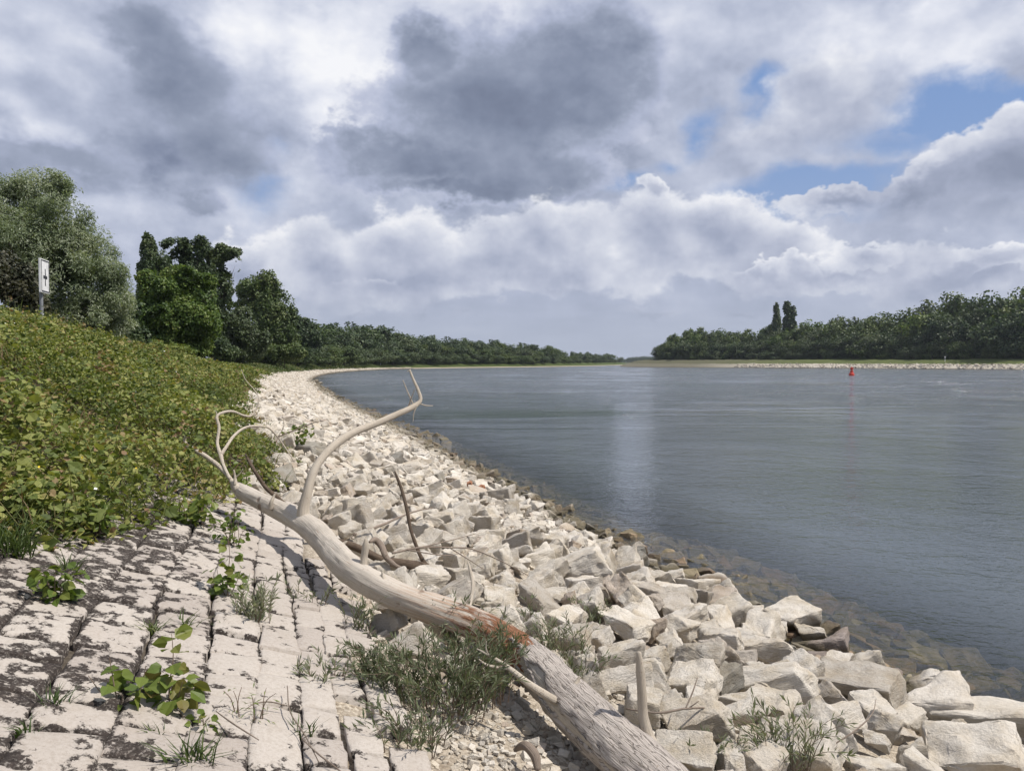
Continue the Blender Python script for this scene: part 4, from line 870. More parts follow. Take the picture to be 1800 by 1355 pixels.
def hummock(s, u):
    x, y = at_su(s, u); e = u - edge_u(s)
    h = 0.34 + 1.25 * (vfbm(np.stack([x * 0.9, y * 0.9, x * 0], 1), 3) - 0.28)
    h = np.clip(h, 0.10, 1.1) * np.clip((np.where(s < 10, e * 2.2, e) + 0.35 * (vnoise(np.stack([x * 1.3, y * 1.3, x * 0 + 5], 1)) - .5) + 0.1) / 0.9, 0.0, 1) ** 0.7
    return h * np.interp(s, [0, 30, 60, 90], [1.0, 0.95, 0.7, 0.45])
def build_ground_cover():
    V, F4, F3, A, MI = [], [], [], [], []; n = 0
    for (s0, s1, u1, cnt, a, b, tpl) in ((2, 9, 9.2, 3500, .07, .125, HEART), (-1.5, 8, 13, 60000, .032, .075, HEART), (7.5, 18, 15.5, 125000, .03, .07, HEART), (17.5, 34, 17, 100000, .055, .10, DIAM), (33.5, 62, 19, 64000, .11, .19, DIAM), (61, 120, 16, 30000, .2, .34, DIAM)):
        s = RNG.uniform(s0, s1, cnt); e = RNG.uniform(-0.15, 1, cnt) ** 1 * (u1 - edge_u(s)); u = edge_u(s) + e
        ok = (RNG.uniform(size=cnt) < np.clip(0.35 + 1.3 * (e + 0.2), 0, 1)); s, u = s[ok], u[ok]
        x, y = at_su(s, u); pk = vfbm(np.stack([x * 1.6, y * 1.6, x * 0 + 31], 1), 3)
        h = hummock(s, u); ok = (h > 0.02) & ((pk > 0.42) | (RNG.uniform(size=len(s)) < 0.35)); s, u, h = s[ok], u[ok], h[ok]; k = len(s)
        x, y = at_su(s, u); lev = 1 - RNG.uniform(0, 1, k) ** 1.8 * 0.75
        z = prof(s, u) - 0.02 + h * lev + RNG.uniform(-.03, .03, k); P = np.stack([x, y, z], 1)
        N_ = rdir(k, 1.1); D = rdir(k, -0.15); D -= N_ * (D * N_).sum(1)[:, None]
        size = RNG.uniform(a, b, k); v, f = leaves(P, D, N_, size, tpl)
        cl = vfbm(np.stack([x * 1.1, y * 1.1, x * 0 + 3], 1), 3)
        var = np.clip(RNG.uniform(0.02, 0.72, k) + (cl - 0.5) * 0.5 + (lev - 0.8) * 0.15 + np.where(RNG.uniform(size=k) < 0.09, 0.45, 0), 0.0, 1)
        V.append(v); A.append(np.repeat(var, len(tpl[0]))); F4.append(f[0] + n)
        if len(f) > 1: F3.append(f[1] + n)
        n += len(v)
    # taller shoots of other weeds, each with its own tint
    ns = 1100; s = 4 + RNG.uniform(0, 1, ns) ** 1.3 * 40; u = edge_u(s) + 0.15 + RNG.uniform(0, 1, ns) * np.interp(s, [4, 44], [6, 9.5]); hh = hummock(s, u); x, y = at_su(s, u)
    tall = RNG.uniform(.08, .42, ns); tint = np.where(RNG.uniform(size=ns) < .5, RNG.uniform(0, .22, ns), RNG.uniform(.5, .95, ns)); lk = RNG.uniform(.035, .075, ns)
    rep = 20; i = np.repeat(np.arange(ns), rep); q = RNG.uniform(0, 1, len(i)); a = RNG.uniform(0, 6.28, len(i)); rr = (1.1 - q) * RNG.uniform(.02, .16, len(i))
    P = np.stack([x[i] + np.cos(a) * rr, y[i] + np.sin(a) * rr, prof(s, u)[i] + hh[i] * .7 + q * (hh[i] * .3 + tall[i])], 1); D = np.stack([np.cos(a), np.sin(a), RNG.uniform(-.5, .5, len(i))], 1); N_ = rdir(len(i), 1.0)
    v, f = leaves(P, D, N_ - D * (N_ * D).sum(1)[:, None] / (D * D).sum(1)[:, None], lk[i] * RNG.uniform(.7, 1.2, len(i)) * np.interp(s[i], [4, 44], [1, 1.8]), DIAM)
    V.append(v); A.append(np.repeat(np.clip(tint[i] + RNG.uniform(-.08, .08, len(i)), 0, 1), 4)); F4.append(f[0] + n); n += len(v)
    n4 = sum(map(len, F4)); n3 = sum(map(len, F3))
    # blossoms scattered over the mat
    fl4 = []
    for (cnt, s0, s1, up, sz, mi) in ((90, 6, 22, 8, .03, 1), (45, 20, 50, 12, .05, 1), (34, 2.5, 9, 1.0, .022, 2), (40, 40, 110, 4, .08, 2), (40, 3, 6, .3, .03, 2)):
        s = RNG.uniform(s0, s1, cnt); u = edge_u(s) + 0.1 + RNG.uniform(0, 1, cnt) * up; x, y = at_su(s, u)
        P = np.stack([x, y, prof(s, u) + hummock(s, u) + 0.06], 1); v, f = leaves(P, rdir(cnt, 0.1), rdir(cnt, 1.5), sz, DIAM)
        V.append(v); A.append(np.zeros(len(v))); fl4.append((f[0] + n, mi)); n += len(v)
    faces = [np.concatenate(F4 + [f for f, _ in fl4]), np.concatenate(F3)]
    mi = np.concatenate([np.zeros(n4)] + [np.full(len(f), m) for f, m in fl4] + [np.zeros(n3)])
    me = mesh_np('undergrowth', np.concatenate(V), faces, [M_BRAMBLE, M_FLOWER, M_YELLOW], {'var': np.concatenate(A)}, False, mi)
    setting(obj('undergrowth', me), 'stuff', 'dense green bramble and leafy undergrowth covering the upper bank')
build_ground_cover()
def blades(P, h, w, lean, rng=RNG):
    n = len(P); d = rng.normal(size=(n, 3)) * lean; d[:, 2] = 1; d /= np.linalg.norm(d, axis=1)[:, None]; a = rng.uniform(0, 6.28, n); e = np.stack([np.cos(a), np.sin(a), 0 * a], 1)
    b = np.stack([d[:, 0], d[:, 1], 0 * a], 1) * 0.9
    h = np.broadcast_to(h, (n,))[:, None]; w = np.broadcast_to(w, (n,))[:, None]
    p1 = P + d * h * 0.5; p2 = P + d * h + b * h * 0.5 - np.array([0, 0, .12]) * h
    V = np.stack([P - e * w, P + e * w, p1 + e * w * .8, p1 - e * w * .8, p2], 1).reshape(-1, 3); o = (np.arange(n) * 5)[:, None]
    return V, [o + np.array([[0, 1, 2, 3]]), o + np.array([[3, 2, 4]])]
def build_grass():
    cnt = 42000; s = RNG.uniform(48, 330, cnt) ; s = 48 + (RNG.uniform(0, 1, cnt) ** 1.6) * 300; u = edge_u(s) - 0.3 + RNG.uniform(0, 1, cnt) * np.interp(s, [48, 120, 350], [9, 22, 40]); x, y = at_su(s, u)
    v, f = blades(np.stack([x, y, prof(s, u) - 0.03], 1), RNG.uniform(.25, .6, cnt) * np.interp(s, [48, 348], [.8, 1.5]), np.interp(s, [48, 348], [.03, .22]), .35)
    var = np.clip(np.repeat(vfbm(np.stack([x * .25, y * .25, x * 0], 1), 3) + RNG.uniform(-.25, .25, cnt), 5), 0, 1)
    setting(obj('grass', mesh_np('grass', v, f, M_GRASS, {'var': var})), 'stuff', 'strip of green grass along the top of the distant bank')
    # rough grass and dry stalks standing in the mat of leaves
    cnt = 19000; s = 6 + RNG.uniform(0, 1, cnt) ** 1.2 * 62; u = edge_u(s) + RNG.uniform(0, 1, cnt) ** 1.3 * np.interp(s, [6, 30, 70], [7, 10, 9]); x, y = at_su(s, u)
    v, f = blades(np.stack([x, y, prof(s, u) + hummock(s, u) * .55], 1), RNG.uniform(.15, .42, cnt) * np.where(RNG.uniform(size=cnt) < .06, 1.9, 1), np.interp(s, [6, 70], [.004, .03]), .4)
    setting(obj('rough_grass', mesh_np('rough_grass', v, f, M_DRY, {'var': np.repeat(RNG.uniform(0, 1, cnt), 5)})), 'stuff', 'rough grass and brown stalks mixed into the undergrowth')
    # tall reeds in front of the bushes
    cnt = 900; px = RNG.uniform(90, 345, cnt); P = []
    s = RNG.uniform(24, 56, cnt); u = RNG.uniform(12.5, 15.5, cnt); x, y = at_su(s, u)
    v, f = blades(np.stack([x, y, prof(s, u)], 1), RNG.uniform(.7, 1.5, cnt), .022, .18)
    setting(obj('tall_grass', mesh_np('tall_grass', v, f, M_GRASS, {'var': np.repeat(RNG.uniform(.1, .8, cnt), 5)})), 'stuff', 'tall grass stems in front of the bushes on the bank')
build_grass()

def plant(name, label, cat, px, py, stems, leaf, group=None):
    """stems: list of polylines (local x to the photo's right, y away, z up, metres); leaf: dict of leaf habits"""
    b = ground_px(px, py, 0.03); o = thing(name, label, cat, (b.x, b.y, b.z - 0.02), group); g = Geo(); LP, LD, LN, LS = [], [], [], []
    for st_ in stems:
        st_ = np.asarray(st_, float); n = max(4, len(st_) * 4); q = resample(np.concatenate([st_, np.zeros((len(st_), 1))], 1), n)[:, :3] if len(st_) > 2 else np.linspace(st_[0], st_[-1], n)
        g.tube(q, np.linspace(leaf['r'], leaf['r'] * 0.35, n), 5)
        k = leaf['n']; tt = RNG.uniform(leaf.get('from', .2), 1, k) ** leaf.get('bias', 1); idx = tt * (n - 1); i = np.minimum(idx.astype(int), n - 2); fr = (idx - i)[:, None]
        p = q[i] * (1 - fr) + q[i + 1] * fr; ax = q[i + 1] - q[i]; ax /= np.linalg.norm(ax, axis=1)[:, None]
        d = rdir(k, leaf.get('rise', .2)); d = d - ax * (d * ax).sum(1)[:, None] * 0.7 + ax * leaf.get('along', .6)
        LP.append(p + d * leaf.get('stalk', 0.0)); LD.append(d + np.array([0, 0, -leaf.get('droop', 0)])); LN.append(rdir(k, leaf.get('face', .8))); LS.append(RNG.uniform(*leaf['size'], k))
    obj('stem', g.mesh('stem', M_STICK if leaf.get('woody') else M_GRASS), o)
    LP, LD, LN, LS = map(np.concatenate, (LP, LD, LN, LS)); LN = LN - LD * (LN * LD).sum(1)[:, None] / (LD * LD).sum(1)[:, None]
    v, f = leaves(LP, LD, LN, LS, leaf['tpl']); tone = leaf.get('tone', (0, .8))
    obj('foliage', mesh_np('foliage', v, f, leaf['mat'], {'var': np.repeat(RNG.uniform(*tone, len(LP)), len(leaf['tpl'][0]))}), o)
    return o
def bush_stems(n, spread, h, depth=None, lean=0.5):
    out = []
    for _ in range(n):
        a = RNG.uniform(0, 6.28); r = RNG.uniform(0, 1) ** .5; bx, by = r * math.cos(a) * spread * .55, r * math.sin(a) * (depth or spread) * .55
        ex, ey = bx + RNG.normal() * lean * h * .6 + bx * .6, by + RNG.normal() * lean * h * .6 + by * .4; hh = h * RNG.uniform(.55, 1.1)
        out.append([(bx, by, -.03), (bx * .8 + ex * .2, by * .8 + ey * .2, hh * .45), ((bx + ex) / 2, (by + ey) / 2, hh * .8), (ex, ey, hh)])
    return out
WL = dict(r=.003, n=26, size=(.03, .068), tpl=NARROW, mat=M_WILLOWSH, rise=.3, along=1.0, face=.5, woody=True, **{'from': .12})
def wl(**k): d = dict(WL); d.update(k); return d
plant('willow_shrub', 'large sprawling grey-green willow shrub growing against the near side of the trunk', 'shrub', 770, 1235, bush_stems(90, .58, .32, .40, .6), wl(n=34))
plant('willow_shrub', 'dense end of willow scrub right below the forked branch of the trunk', 'shrub', 850, 1215, bush_stems(45, .3, .42, .25, .5), wl(n=36, tone=(0, .55)))
plant('willow_shrub', 'upright willow shoots in front of the trunk at its orange patch', 'shrub', 810, 1145, bush_stems(22, .2, .38, .15, .35), wl(n=26))
plant('willow_shrub', 'low willow shoots at the paving side of the willow scrub', 'shrub', 670, 1190, bush_stems(30, .32, .2, .3, .6), wl(n=24))
plant('willow_shrub', 'sparse willow shoots on the gravel below the scrub', 'shrub', 720, 1300, bush_stems(26, .4, .16, .25, .6), wl(n=18))
plant('willow_shrub', 'willow shrub on the gravel behind the orange patch of the trunk', 'shrub', 985, 1165, bush_stems(34, .36, .34, .3, .55), wl(n=24))
plant('willow_shrub', 'willow shoots on the gravel between trunk and upright stub', 'shrub', 1020, 1205, bush_stems(16, .2, .25, .2, .5), wl(n=20))
plant('willow_shrub', 'small willow tuft among the stones above the gravel patch', 'shrub', 1045, 1095, bush_stems(14, .2, .26, .2, .5), wl(n=22))
plant('willow_shrub', 'thin willow shoots beyond the torn end of the orange bark', 'shrub', 945, 1110, bush_stems(9, .2, .32, .15, .35), wl(n=16))
plant('willow_shrub', 'tall loose willow shrub among the big blocks at the corner of the bank', 'shrub', 1375, 1350, bush_stems(30, .30, .42, .2, .45), wl(n=22, size=(.04, .085), tone=(.1, .9)))
plant('willow_shrub', 'small willow sprig at the foot of the upright stub', 'shrub', 1245, 1345, bush_stems(14, .25, .2, .15, .5), wl(n=16))
plant('willow_shrub', 'blue-grey willow tuft rooted in a joint of the paving', 'shrub', 445, 1090, bush_stems(24, .2, .24, .16, .5), wl(n=26, tone=(.4, 1)))
plant('willow_shrub', 'thin willow shoots standing on the paving near the trunk', 'shrub', 545, 1060, bush_stems(9, .28, .17, .15, .35), wl(n=16))
plant('willow_shrub', 'willow tuft at the paving edge under the middle of the trunk', 'shrub', 628, 1110, bush_stems(12, .16, .25, .12, .4), wl(n=20))
plant('willow_shrub', 'low willow sprigs at the lower paving edge', 'shrub', 565, 1190, bush_stems(14, .26, .14, .2, .5), wl(n=15))
SP = dict(r=.004, n=13, size=(.05, .095), tpl=HEART, mat=M_SAPL, stalk=.045, rise=.2, along=.1, droop=.35, face=1.0, woody=True, **{'from': .25})
def sp(**k): d = dict(SP); d.update(k); return d
plant('leafy_sapling', 'two-stemmed sapling with big light green leaves and bronze tips on the paving', 'plant', 298, 1245, [[(0, 0, 0), (.0, 0, .12), (.01, .02, .24), (.0, .03, .34)], [(0, 0, 0), (-.06, 0, .08), (-.12, 0, .14)], [(0, 0, 0), (.05, -.03, .08), (.08, -.05, .16)]], sp(n=20))
plant('leafy_sapling', 'spindly sapling with a few broad leaves beside the bronze-tipped one', 'plant', 210, 1240, [[(0, 0, 0), (-.02, 0, .1), (-.05, .02, .22)], [(0, 0, 0), (-.08, .0, .08), (-.13, .0, .15)], [(.02, 0, 0), (.08, .02, .08), (.10, .03, .18)], [(0, 0, 0), (.02, -.02, .05), (.03, -.03, .08)]], sp(n=6))
plant('leafy_sapling', 'bronze and green bramble shoot on the black-crusted paving', 'plant', 90, 1055, bush_stems(6, .14, .22, .12, .4), sp(n=14, size=(.04, .075)))
plant('leafy_sapling', 'upright yellow-green leafy shoot in the paving, below the bramble edge', 'plant', 400, 1050, [[(0, 0, 0), (.0, 0, .15), (.01, .02, .3), (.0, .02, .42)], [(0, 0, 0), (-.05, 0, .12), (-.07, 0, .22)], [(0, 0, 0), (.06, 0, .12), (.09, 0, .2)]], sp(n=18, size=(.045, .08)))
plant('leafy_sapling', 'slim leafy shoot standing on the paving by the end of the trunk', 'plant', 412, 965, bush_stems(7, .1, .32, .1, .3), sp(n=13, size=(.03, .055), tone=(0, .5)))
plant('leafy_sapling', 'bramble shoot hanging over the top of the paving', 'plant', 335, 925, bush_stems(8, .22, .3, .2, .4), sp(n=14, size=(.05, .09), tone=(0, .6)))
plant('leafy_sapling', 'bramble shoot with yellow flowers beside it at the top of the paving', 'plant', 140, 935, bush_stems(9, .3, .25, .2, .5), sp(n=13, size=(.045, .08), tone=(0, .6)))
plant('leafy_sapling', 'leafy shoot growing through the stones behind the end of the trunk', 'plant', 520, 790, bush_stems(7, .35, .5, .3, .4), sp(n=14, size=(.06, .11), tone=(0, .6)))
plant('leafy_sapling', 'bramble shoot climbing round the broken end of the trunk', 'plant', 425, 865, bush_stems(6, .15, .35, .12, .4), sp(n=13, size=(.05, .09), tone=(.1, .7)))
plant('leafy_sapling', 'small green seedling in the paving next to the bronze-tipped sapling', 'plant', 345, 1275, bush_stems(4, .08, .1, .06, .4), sp(n=7, size=(.03, .05)))
plant('leafy_sapling', 'leggy sprig with a fresh green tuft on the lower paving', 'plant', 435, 1268, bush_stems(6, .14, .17, .1, .5), sp(n=8, size=(.025, .045), tpl=NARROW))
def tuft(label, px, py, n, h, spread, group=None, tone=(.1, .7)):
    b = ground_px(px, py, 0.03); P = np.stack([RNG.normal(size=n) * spread, RNG.normal(size=n) * spread * .7, np.zeros(n) - .02], 1)
    v, f = blades(P, RNG.uniform(.5, 1.1, n) * h, .0045, .5); o = obj('grass_tuft', mesh_np('grass_tuft', v, f, M_GRASS, {'var': np.repeat(RNG.uniform(*tone, n), 5)})); o.location = b
    return tag(o, label, 'grass tuft', group)
tuft('bushy bright green grass tuft at the edge of the brambles', 14, 975, 150, .34, .06)
tuft('pale long-bladed grass tuft above the bushy one, against the brambles', 35, 925, 70, .32, .05, None, (.4, .9))
tuft('grass tuft with straight blades beside the bronze bramble shoot', 118, 1010, 40, .24, .025)
tuft('dark grass tuft in a paving joint near the frame corner', 88, 1250, 34, .14, .02, None, (0, .3))
tuft('large grass tuft in the joint at the bottom of the paving', 335, 1345, 60, .2, .03)
tuft('fine light green grass tuft above the two-stemmed sapling', 325, 1105, 30, .16, .02, None, (.4, .8))
tuft('small grass tuft on dark moss between the two paving courses', 268, 1110, 34, .13, .025, None, (.4, 1))
tuft('tiny grass tuft on the mossy joint at the paving border', 40, 1290, 24, .1, .03, None, (0, .4))
tuft('short grass tuft in the joint beside the large one', 265, 1290, 20, .1, .02)
tuft('lone grass blades beside the blue-grey willow tuft', 388, 1105, 18, .12, .015)
tuft('narrow grass blades on the lower paving toward the scrub', 530, 1290, 26, .13, .03)

# ------------------------------------------------------------------ trees
def bark_mat():
    m, t, out = mat('tree_bark'); p = ocoord(t)
    principled(t, out, t.ramp(t.noise(t.v('MULTIPLY', p, (1, 1, .25)), 6, 4), [(0.3, c3(0.05, 0.042, 0.033)), (0.7, c3(0.13, 0.11, 0.09))]), 0.9, t.noise(p, 9, 3), 0.5); return m
M_TBARK = bark_mat()
L_SILVER = leaf_mat('silver_willow_leaf', [(0.0, c3(0.105, 0.145, 0.075)), (0.35, c3(0.185, 0.23, 0.13)), (0.65, c3(0.265, 0.31, 0.20)), (1.0, c3(0.39, 0.42, 0.32))], 0.35, 0.45, 0.5)
L_GREEN = leaf_mat('bright_tree_leaf', [(0.0, c3(0.045, 0.085, 0.018)), (0.4, c3(0.095, 0.150, 0.030)), (0.7, c3(0.15, 0.200, 0.045)), (1.0, c3(0.23, 0.25, 0.07))], 0.3, 0.5, 0.5)
L_DARK = leaf_mat('dark_tree_leaf', [(0.0, c3(0.028, 0.048, 0.020)), (0.4, c3(0.050, 0.080, 0.032)), (0.7, c3(0.080, 0.112, 0.045)), (1.0, c3(0.125, 0.155, 0.068))], 0.22, 0.5, 0.3)
L_OLIVE = leaf_mat('olive_tree_leaf', [(0.0, c3(0.040, 0.060, 0.024)), (0.4, c3(0.065, 0.092, 0.038)), (0.7, c3(0.095, 0.125, 0.055)), (1.0, c3(0.15, 0.17, 0.09))], 0.22, 0.5, 0.3)
L_BROWN = leaf_mat('brownish_shrub_leaf', [(0.0, c3(0.035, 0.042, 0.022)), (0.5, c3(0.07, 0.068, 0.040)), (1.0, c3(0.12, 0.115, 0.07))], 0.2, 0.5, 0.8)
L_MID = leaf_mat('mid_tree_leaf', [(0.0, c3(0.036, 0.062, 0.018)), (0.4, c3(0.070, 0.108, 0.030)), (0.7, c3(0.11, 0.148, 0.044)), (1.0, c3(0.165, 0.19, 0.07))], 0.22, 0.5, 0.3)

def crown_mesh(name, lobes, n, size, tpl, material, rng, gaps=0.42, scale=1.0, up=0.35, hang=0.0, sub=0):
    """leaves gathered in sprays through the outer part of every lobe"""
    lob = np.asarray(lobes, float)
    if sub:
        extra = []
        for l in lob:
            for _ in range(sub):
                d = rng.normal(size=3); d /= np.linalg.norm(d); d[2] = abs(d[2]) * .8 if rng.random() < .7 else d[2]; q = rng.uniform(.26, .46); extra.append((*(l[:3] + d * l[3:6] * rng.uniform(.7, 1.0)), *(l[3:6] * q)))
        lob = np.concatenate([lob * np.array([1, 1, 1, .9, .9, .9]), np.array(extra)])
    vol = (lob[:, 3] * lob[:, 4] * lob[:, 5]) ** (2 / 3); w = vol / vol.sum()
    k = rng.choice(len(lob), int(n * 1.9), p=w); d = rng.normal(size=(len(k), 3)); d /= np.linalg.norm(d, axis=1)[:, None]
    r = 1 - rng.uniform(0, 1, len(k)) ** 1.3 * 0.55
    rip = 0.80 + 0.45 * vfbm(d * 2.6 + k[:, None] * 7.1, 3)
    P = lob[k, :3] + d * lob[k, 3:6] * (r * rip)[:, None]
    g = vfbm(P / scale * 1.0 + 3.3, 3); ok = (g > gaps) & (P[:, 2] > 0.05); P, d, k, r = P[ok][:n], d[ok][:n], k[ok][:n], r[ok][:n]
    Nn = d * 0.9 + rdir(len(P), up, rng) * 0.8; D = rdir(len(P), -hang, rng); D -= Nn * ((D * Nn).sum(1) / (Nn * Nn).sum(1))[:, None]
    s = rng.uniform(0.7, 1.3, len(P)) * size
    v, f = leaves(P, D, Nn, s, tpl); cl = vfbm(P / scale * 0.7 + 11, 3)
    var = np.clip(0.12 + 0.7 * rng.uniform(0, 1, len(P)) + (cl - 0.5) * 0.9, 0, 1)
    return mesh_np(name, v, f, material, {'var': np.repeat(var, len(tpl[0]))})
def trunk_mesh(name, lobes, h, r0, rng, lean=0.0, extra=3):
    g = Geo(); lob = np.asarray(lobes, float); top = np.array([lean, 0, h * 0.62])
    q = resample(np.array([(0, 0, -0.6, r0 * 1.25), (lean * .15, 0, h * .12, r0), (lean * .5, h * .01, h * .36, r0 * .75), (*top, r0 * .35)]), 14); g.tube(q[:, :3], q[:, 3], 9)
    for l in lob:
        for e in range(extra):
            b = q[min(12, int(np.clip((l[2] - l[5] * .9) / (h * .62), .12, .95) * 12))][:3]; e_ = l[:3] + rng.normal(size=3) * l[3:6] * .45
            m = (b + e_) / 2 + np.array([0, 0, -.06 * h]) * rng.uniform(0, 1)
            p = resample(np.array([(*b, r0 * .4), (*m, r0 * .25), (*e_, r0 * .06)]), 9); g.tube(p[:, :3], p[:, 3], 6)
    return g.mesh(name, M_TBARK, smooth=True)
def near_tree(name, label, cat, px, pyb, Y, lobes_px, n, size, tpl, material, seed, group=None, lean_px=0, gaps=0.40, r0=0.16, hang=0.0, trunk_h=None, extra=3):
    """lobes in the photo's pixels (x, y, half width, half height, depth offset in metres), stood up at distance Y"""
    rng = np.random.default_rng(seed); b = along(px, pyb, Y); s, u = su_of(b.x, b.y); zb = float(prof(s, u)) if Y < 160 else 2.9
    o = thing(name, label, cat, (b.x, b.y, zb), group); ang = math.atan2(b.x, b.y); o.rotation_euler = (0, 0, -ang); dist = math.hypot(b.x, b.y); k = Y / FPX / math.cos(ang) * 1.0
    L = []
    for l in lobes_px:
        p = along(l[0], l[1], Y); rx, rz = l[2] * Y / FPX * math.cos(ang) ** 0.5, l[3] * Y / FPX
        L.append(((p.x - b.x) * math.cos(ang) - 0 * math.sin(ang), l[4] if len(l) > 4 else 0.0, p.z - zb, rx, (rx + rz) / 2 * 0.95, rz))
    h = trunk_h or max(l[2] + l[5] for l in L)
    obj('trunk', trunk_mesh('trunk', L, h, r0, rng, lean_px * Y / FPX, extra), o)
    obj('crown', crown_mesh('crown', L, n, size, tpl, material, rng, gaps, max(1.0, h / 8), hang=hang, sub=7), o)
    return o
LONG = (np.array([(0, 0, 0), (.5, .15, .04), (1, 0, -.08), (.5, -.15, .04)]), NARROW[1], NARROW[2])
near_tree('willow_tree', 'large silvery willow with a billowing pale crown behind the sign', 'tree', 75, 575, 34,
          [(70, 350, 55, 62), (20, 370, 60, 75, 1), (115, 385, 58, 75, -.5), (40, 440, 95, 75, -1), (150, 445, 62, 70, 0), (185, 490, 55, 55, -.6), (95, 490, 80, 60, -1.4), (205, 530, 42, 50, -.5), (215, 580, 34, 30, -.5), (130, 560, 60, 35, -1), (-30, 430, 70, 90), (160, 540, 50, 40, -1)],
          110000, .15, LONG, L_SILVER, 1, None, 0, .42, .2, .5, 6.5)
near_tree('dark_shrub', 'dark brownish shrub under the willow, at the edge of the picture', 'shrub', 20, 575, 30, [(10, 490, 45, 45, -1), (45, 515, 35, 40, -1), (-20, 520, 40, 50, -1), (60, 545, 28, 28, -1)], 9000, .13, DIAM, L_BROWN, 2, None, 0, .42, .07)
near_tree('dark_shrub', 'dark shadowy bush between the sign and the bright green tree', 'shrub', 150, 590, 38, [(120, 545, 40, 35, 1), (165, 560, 40, 30, 1), (200, 575, 30, 24, 0.6)], 8000, .14, DIAM, L_BROWN, 3, None, 0, .42, .07)
near_tree('leafy_tree', 'bright green bushy tree with layered leafy sprays, right of the willow', 'tree', 300, 625, 74,
          [(318, 492, 42, 28), (285, 515, 48, 32, -.5), (345, 520, 40, 36), (265, 560, 45, 38, -1), (320, 565, 55, 42, -1.5), (365, 565, 28, 40), (290, 600, 55, 22, -1), (240, 590, 28, 25), (350, 605, 28, 22, -.6), (310, 618, 60, 16, -1.2)],
          60000, .25, DIAM, L_GREEN, 4, None, 0, .40, .18)
near_tree('poplar_tree', 'narrow dark poplar rising behind the bright green tree', 'tree', 262, 630, 100, [(262, 445, 17, 28), (284, 470, 20, 34, .5), (262, 480, 22, 40), (264, 530, 24, 50)], 15000, .32, DIAM, L_DARK, 5, None, 0, .40, .16)
near_tree('leafy_tree', 'tall open-crowned dark tree behind the bright green one', 'tree', 335, 632, 108, [(310, 438, 24, 22), (345, 445, 32, 26), (330, 480, 42, 34), (295, 475, 22, 34), (345, 530, 40, 45)], 22000, .33, DIAM, L_DARK, 6, None, 0, .50, .24)
near_tree('leafy_tree', 'dark tree leaning towards the river with a tufted flat top', 'tree', 372, 632, 116, [(395, 452, 30, 22), (378, 470, 26, 30), (412, 462, 18, 14), (388, 510, 26, 38), (372, 560, 28, 40)], 20000, .38, DIAM, L_DARK, 7, None, 18, .48, .22)
near_tree('leafy_tree', 'round-headed dark green tree nearest the far end of the grove', 'tree', 470, 640, 178, [(455, 515, 36, 34), (430, 520, 20, 24), (490, 535, 32, 30), (470, 560, 50, 40), (505, 560, 22, 24), (500, 595, 32, 34), (455, 600, 45, 34, -1), (470, 624, 60, 18, -1)], 42000, .5, DIAM, L_MID, 8, None, 0, .41, .24)
near_tree('leafy_tree', 'grey-green bushy tree at the foot of the round-headed tree', 'tree', 425, 638, 130, [(425, 575, 32, 38), (405, 605, 22, 30), (445, 605, 28, 32), (425, 620, 34, 20), (400, 626, 30, 14)], 24000, .38, DIAM, L_OLIVE, 9, None, 0, .40, .14)
near_tree('leafy_tree', 'low dark bushy tree between the grove and the distant wood', 'tree', 530, 640, 238, [(525, 575, 26, 22), (515, 605, 26, 32), (545, 605, 22, 32), (535, 590, 24, 30), (525, 625, 34, 16)], 14000, .75, DIAM, L_DARK, 10, None, 0, .38, .18)
near_tree('leafy_tree', 'small dark tree in the shade behind the willow and the bright green tree', 'tree', 222, 612, 56, [(215, 560, 28, 40), (235, 590, 26, 26), (200, 590, 26, 26)], 14000, .24, DIAM, L_DARK, 12, None, 0, .40, .12)

near_tree('dark_shrub', 'dark shrub filling the shade between the bright green tree and the grey-green one', 'shrub', 372, 632, 98, [(360, 605, 26, 24), (385, 612, 26, 22), (345, 618, 24, 16), (400, 620, 22, 16)], 12000, .28, DIAM, L_DARK, 14, None, 0, .38, .07)
near_tree('dark_shrub', 'low shrub at the river end of the grove below the round-headed tree', 'shrub', 500, 640, 170, [(480, 622, 30, 18), (515, 620, 26, 18), (455, 626, 28, 14)], 9000, .45, DIAM, L_MID, 15, None, 0, .38, .07)
near_tree('dark_shrub', 'low shrub in the grass below the bright green tree', 'shrub', 290, 622, 70, [(265, 612, 30, 14), (300, 618, 34, 14), (235, 606, 24, 14)], 9000, .22, DIAM, L_GREEN, 16, None, 0, .38, .06)
# far trees: a handful of grown shapes, each copied tree by tree
def proto(name, kind, seed, material):
    rng = np.random.default_rng(seed)
    if kind == 'poplar': L = [(0, 0, .25, .10, .10, .2), (0, 0, .5, .125, .125, .28), (.01, 0, .76, .09, .09, .23)]; n = 3000
    elif kind == 'round': L = [(rng.uniform(-.2, .2), rng.uniform(-.2, .2), z, w, w, hh) for z, w, hh in ((.2, .36, .2), (.32, .34, .26), (.5, .33, .3), (.68, .26, .26), (.6, .22, .24))]; n = 3600
    else:
        L = [(rng.uniform(-.16, .16), rng.uniform(-.16, .16), z, w * rng.uniform(.8, 1.2), w, hh) for z, w, hh in ((.16, .28, .16), (.3, .27, .22), (.45, .26, .2), (.6, .22, .18), (.74, .18, .17), (.86, .12, .12), (.7, .13, .15), (.5, .2, .2))]; n = 3600
    L = [tuple(10 * v for v in l) for l in L]
    o = bpy.data.objects.new(name, None); COL.objects.link(o)
    obj('trunk', trunk_mesh('trunk', L, 10, .22, rng, 0, 1), o); obj('crown', crown_mesh('crown', L, n, .42, DIAM, material, rng, .42, 1.3, sub=3), o)
    return o
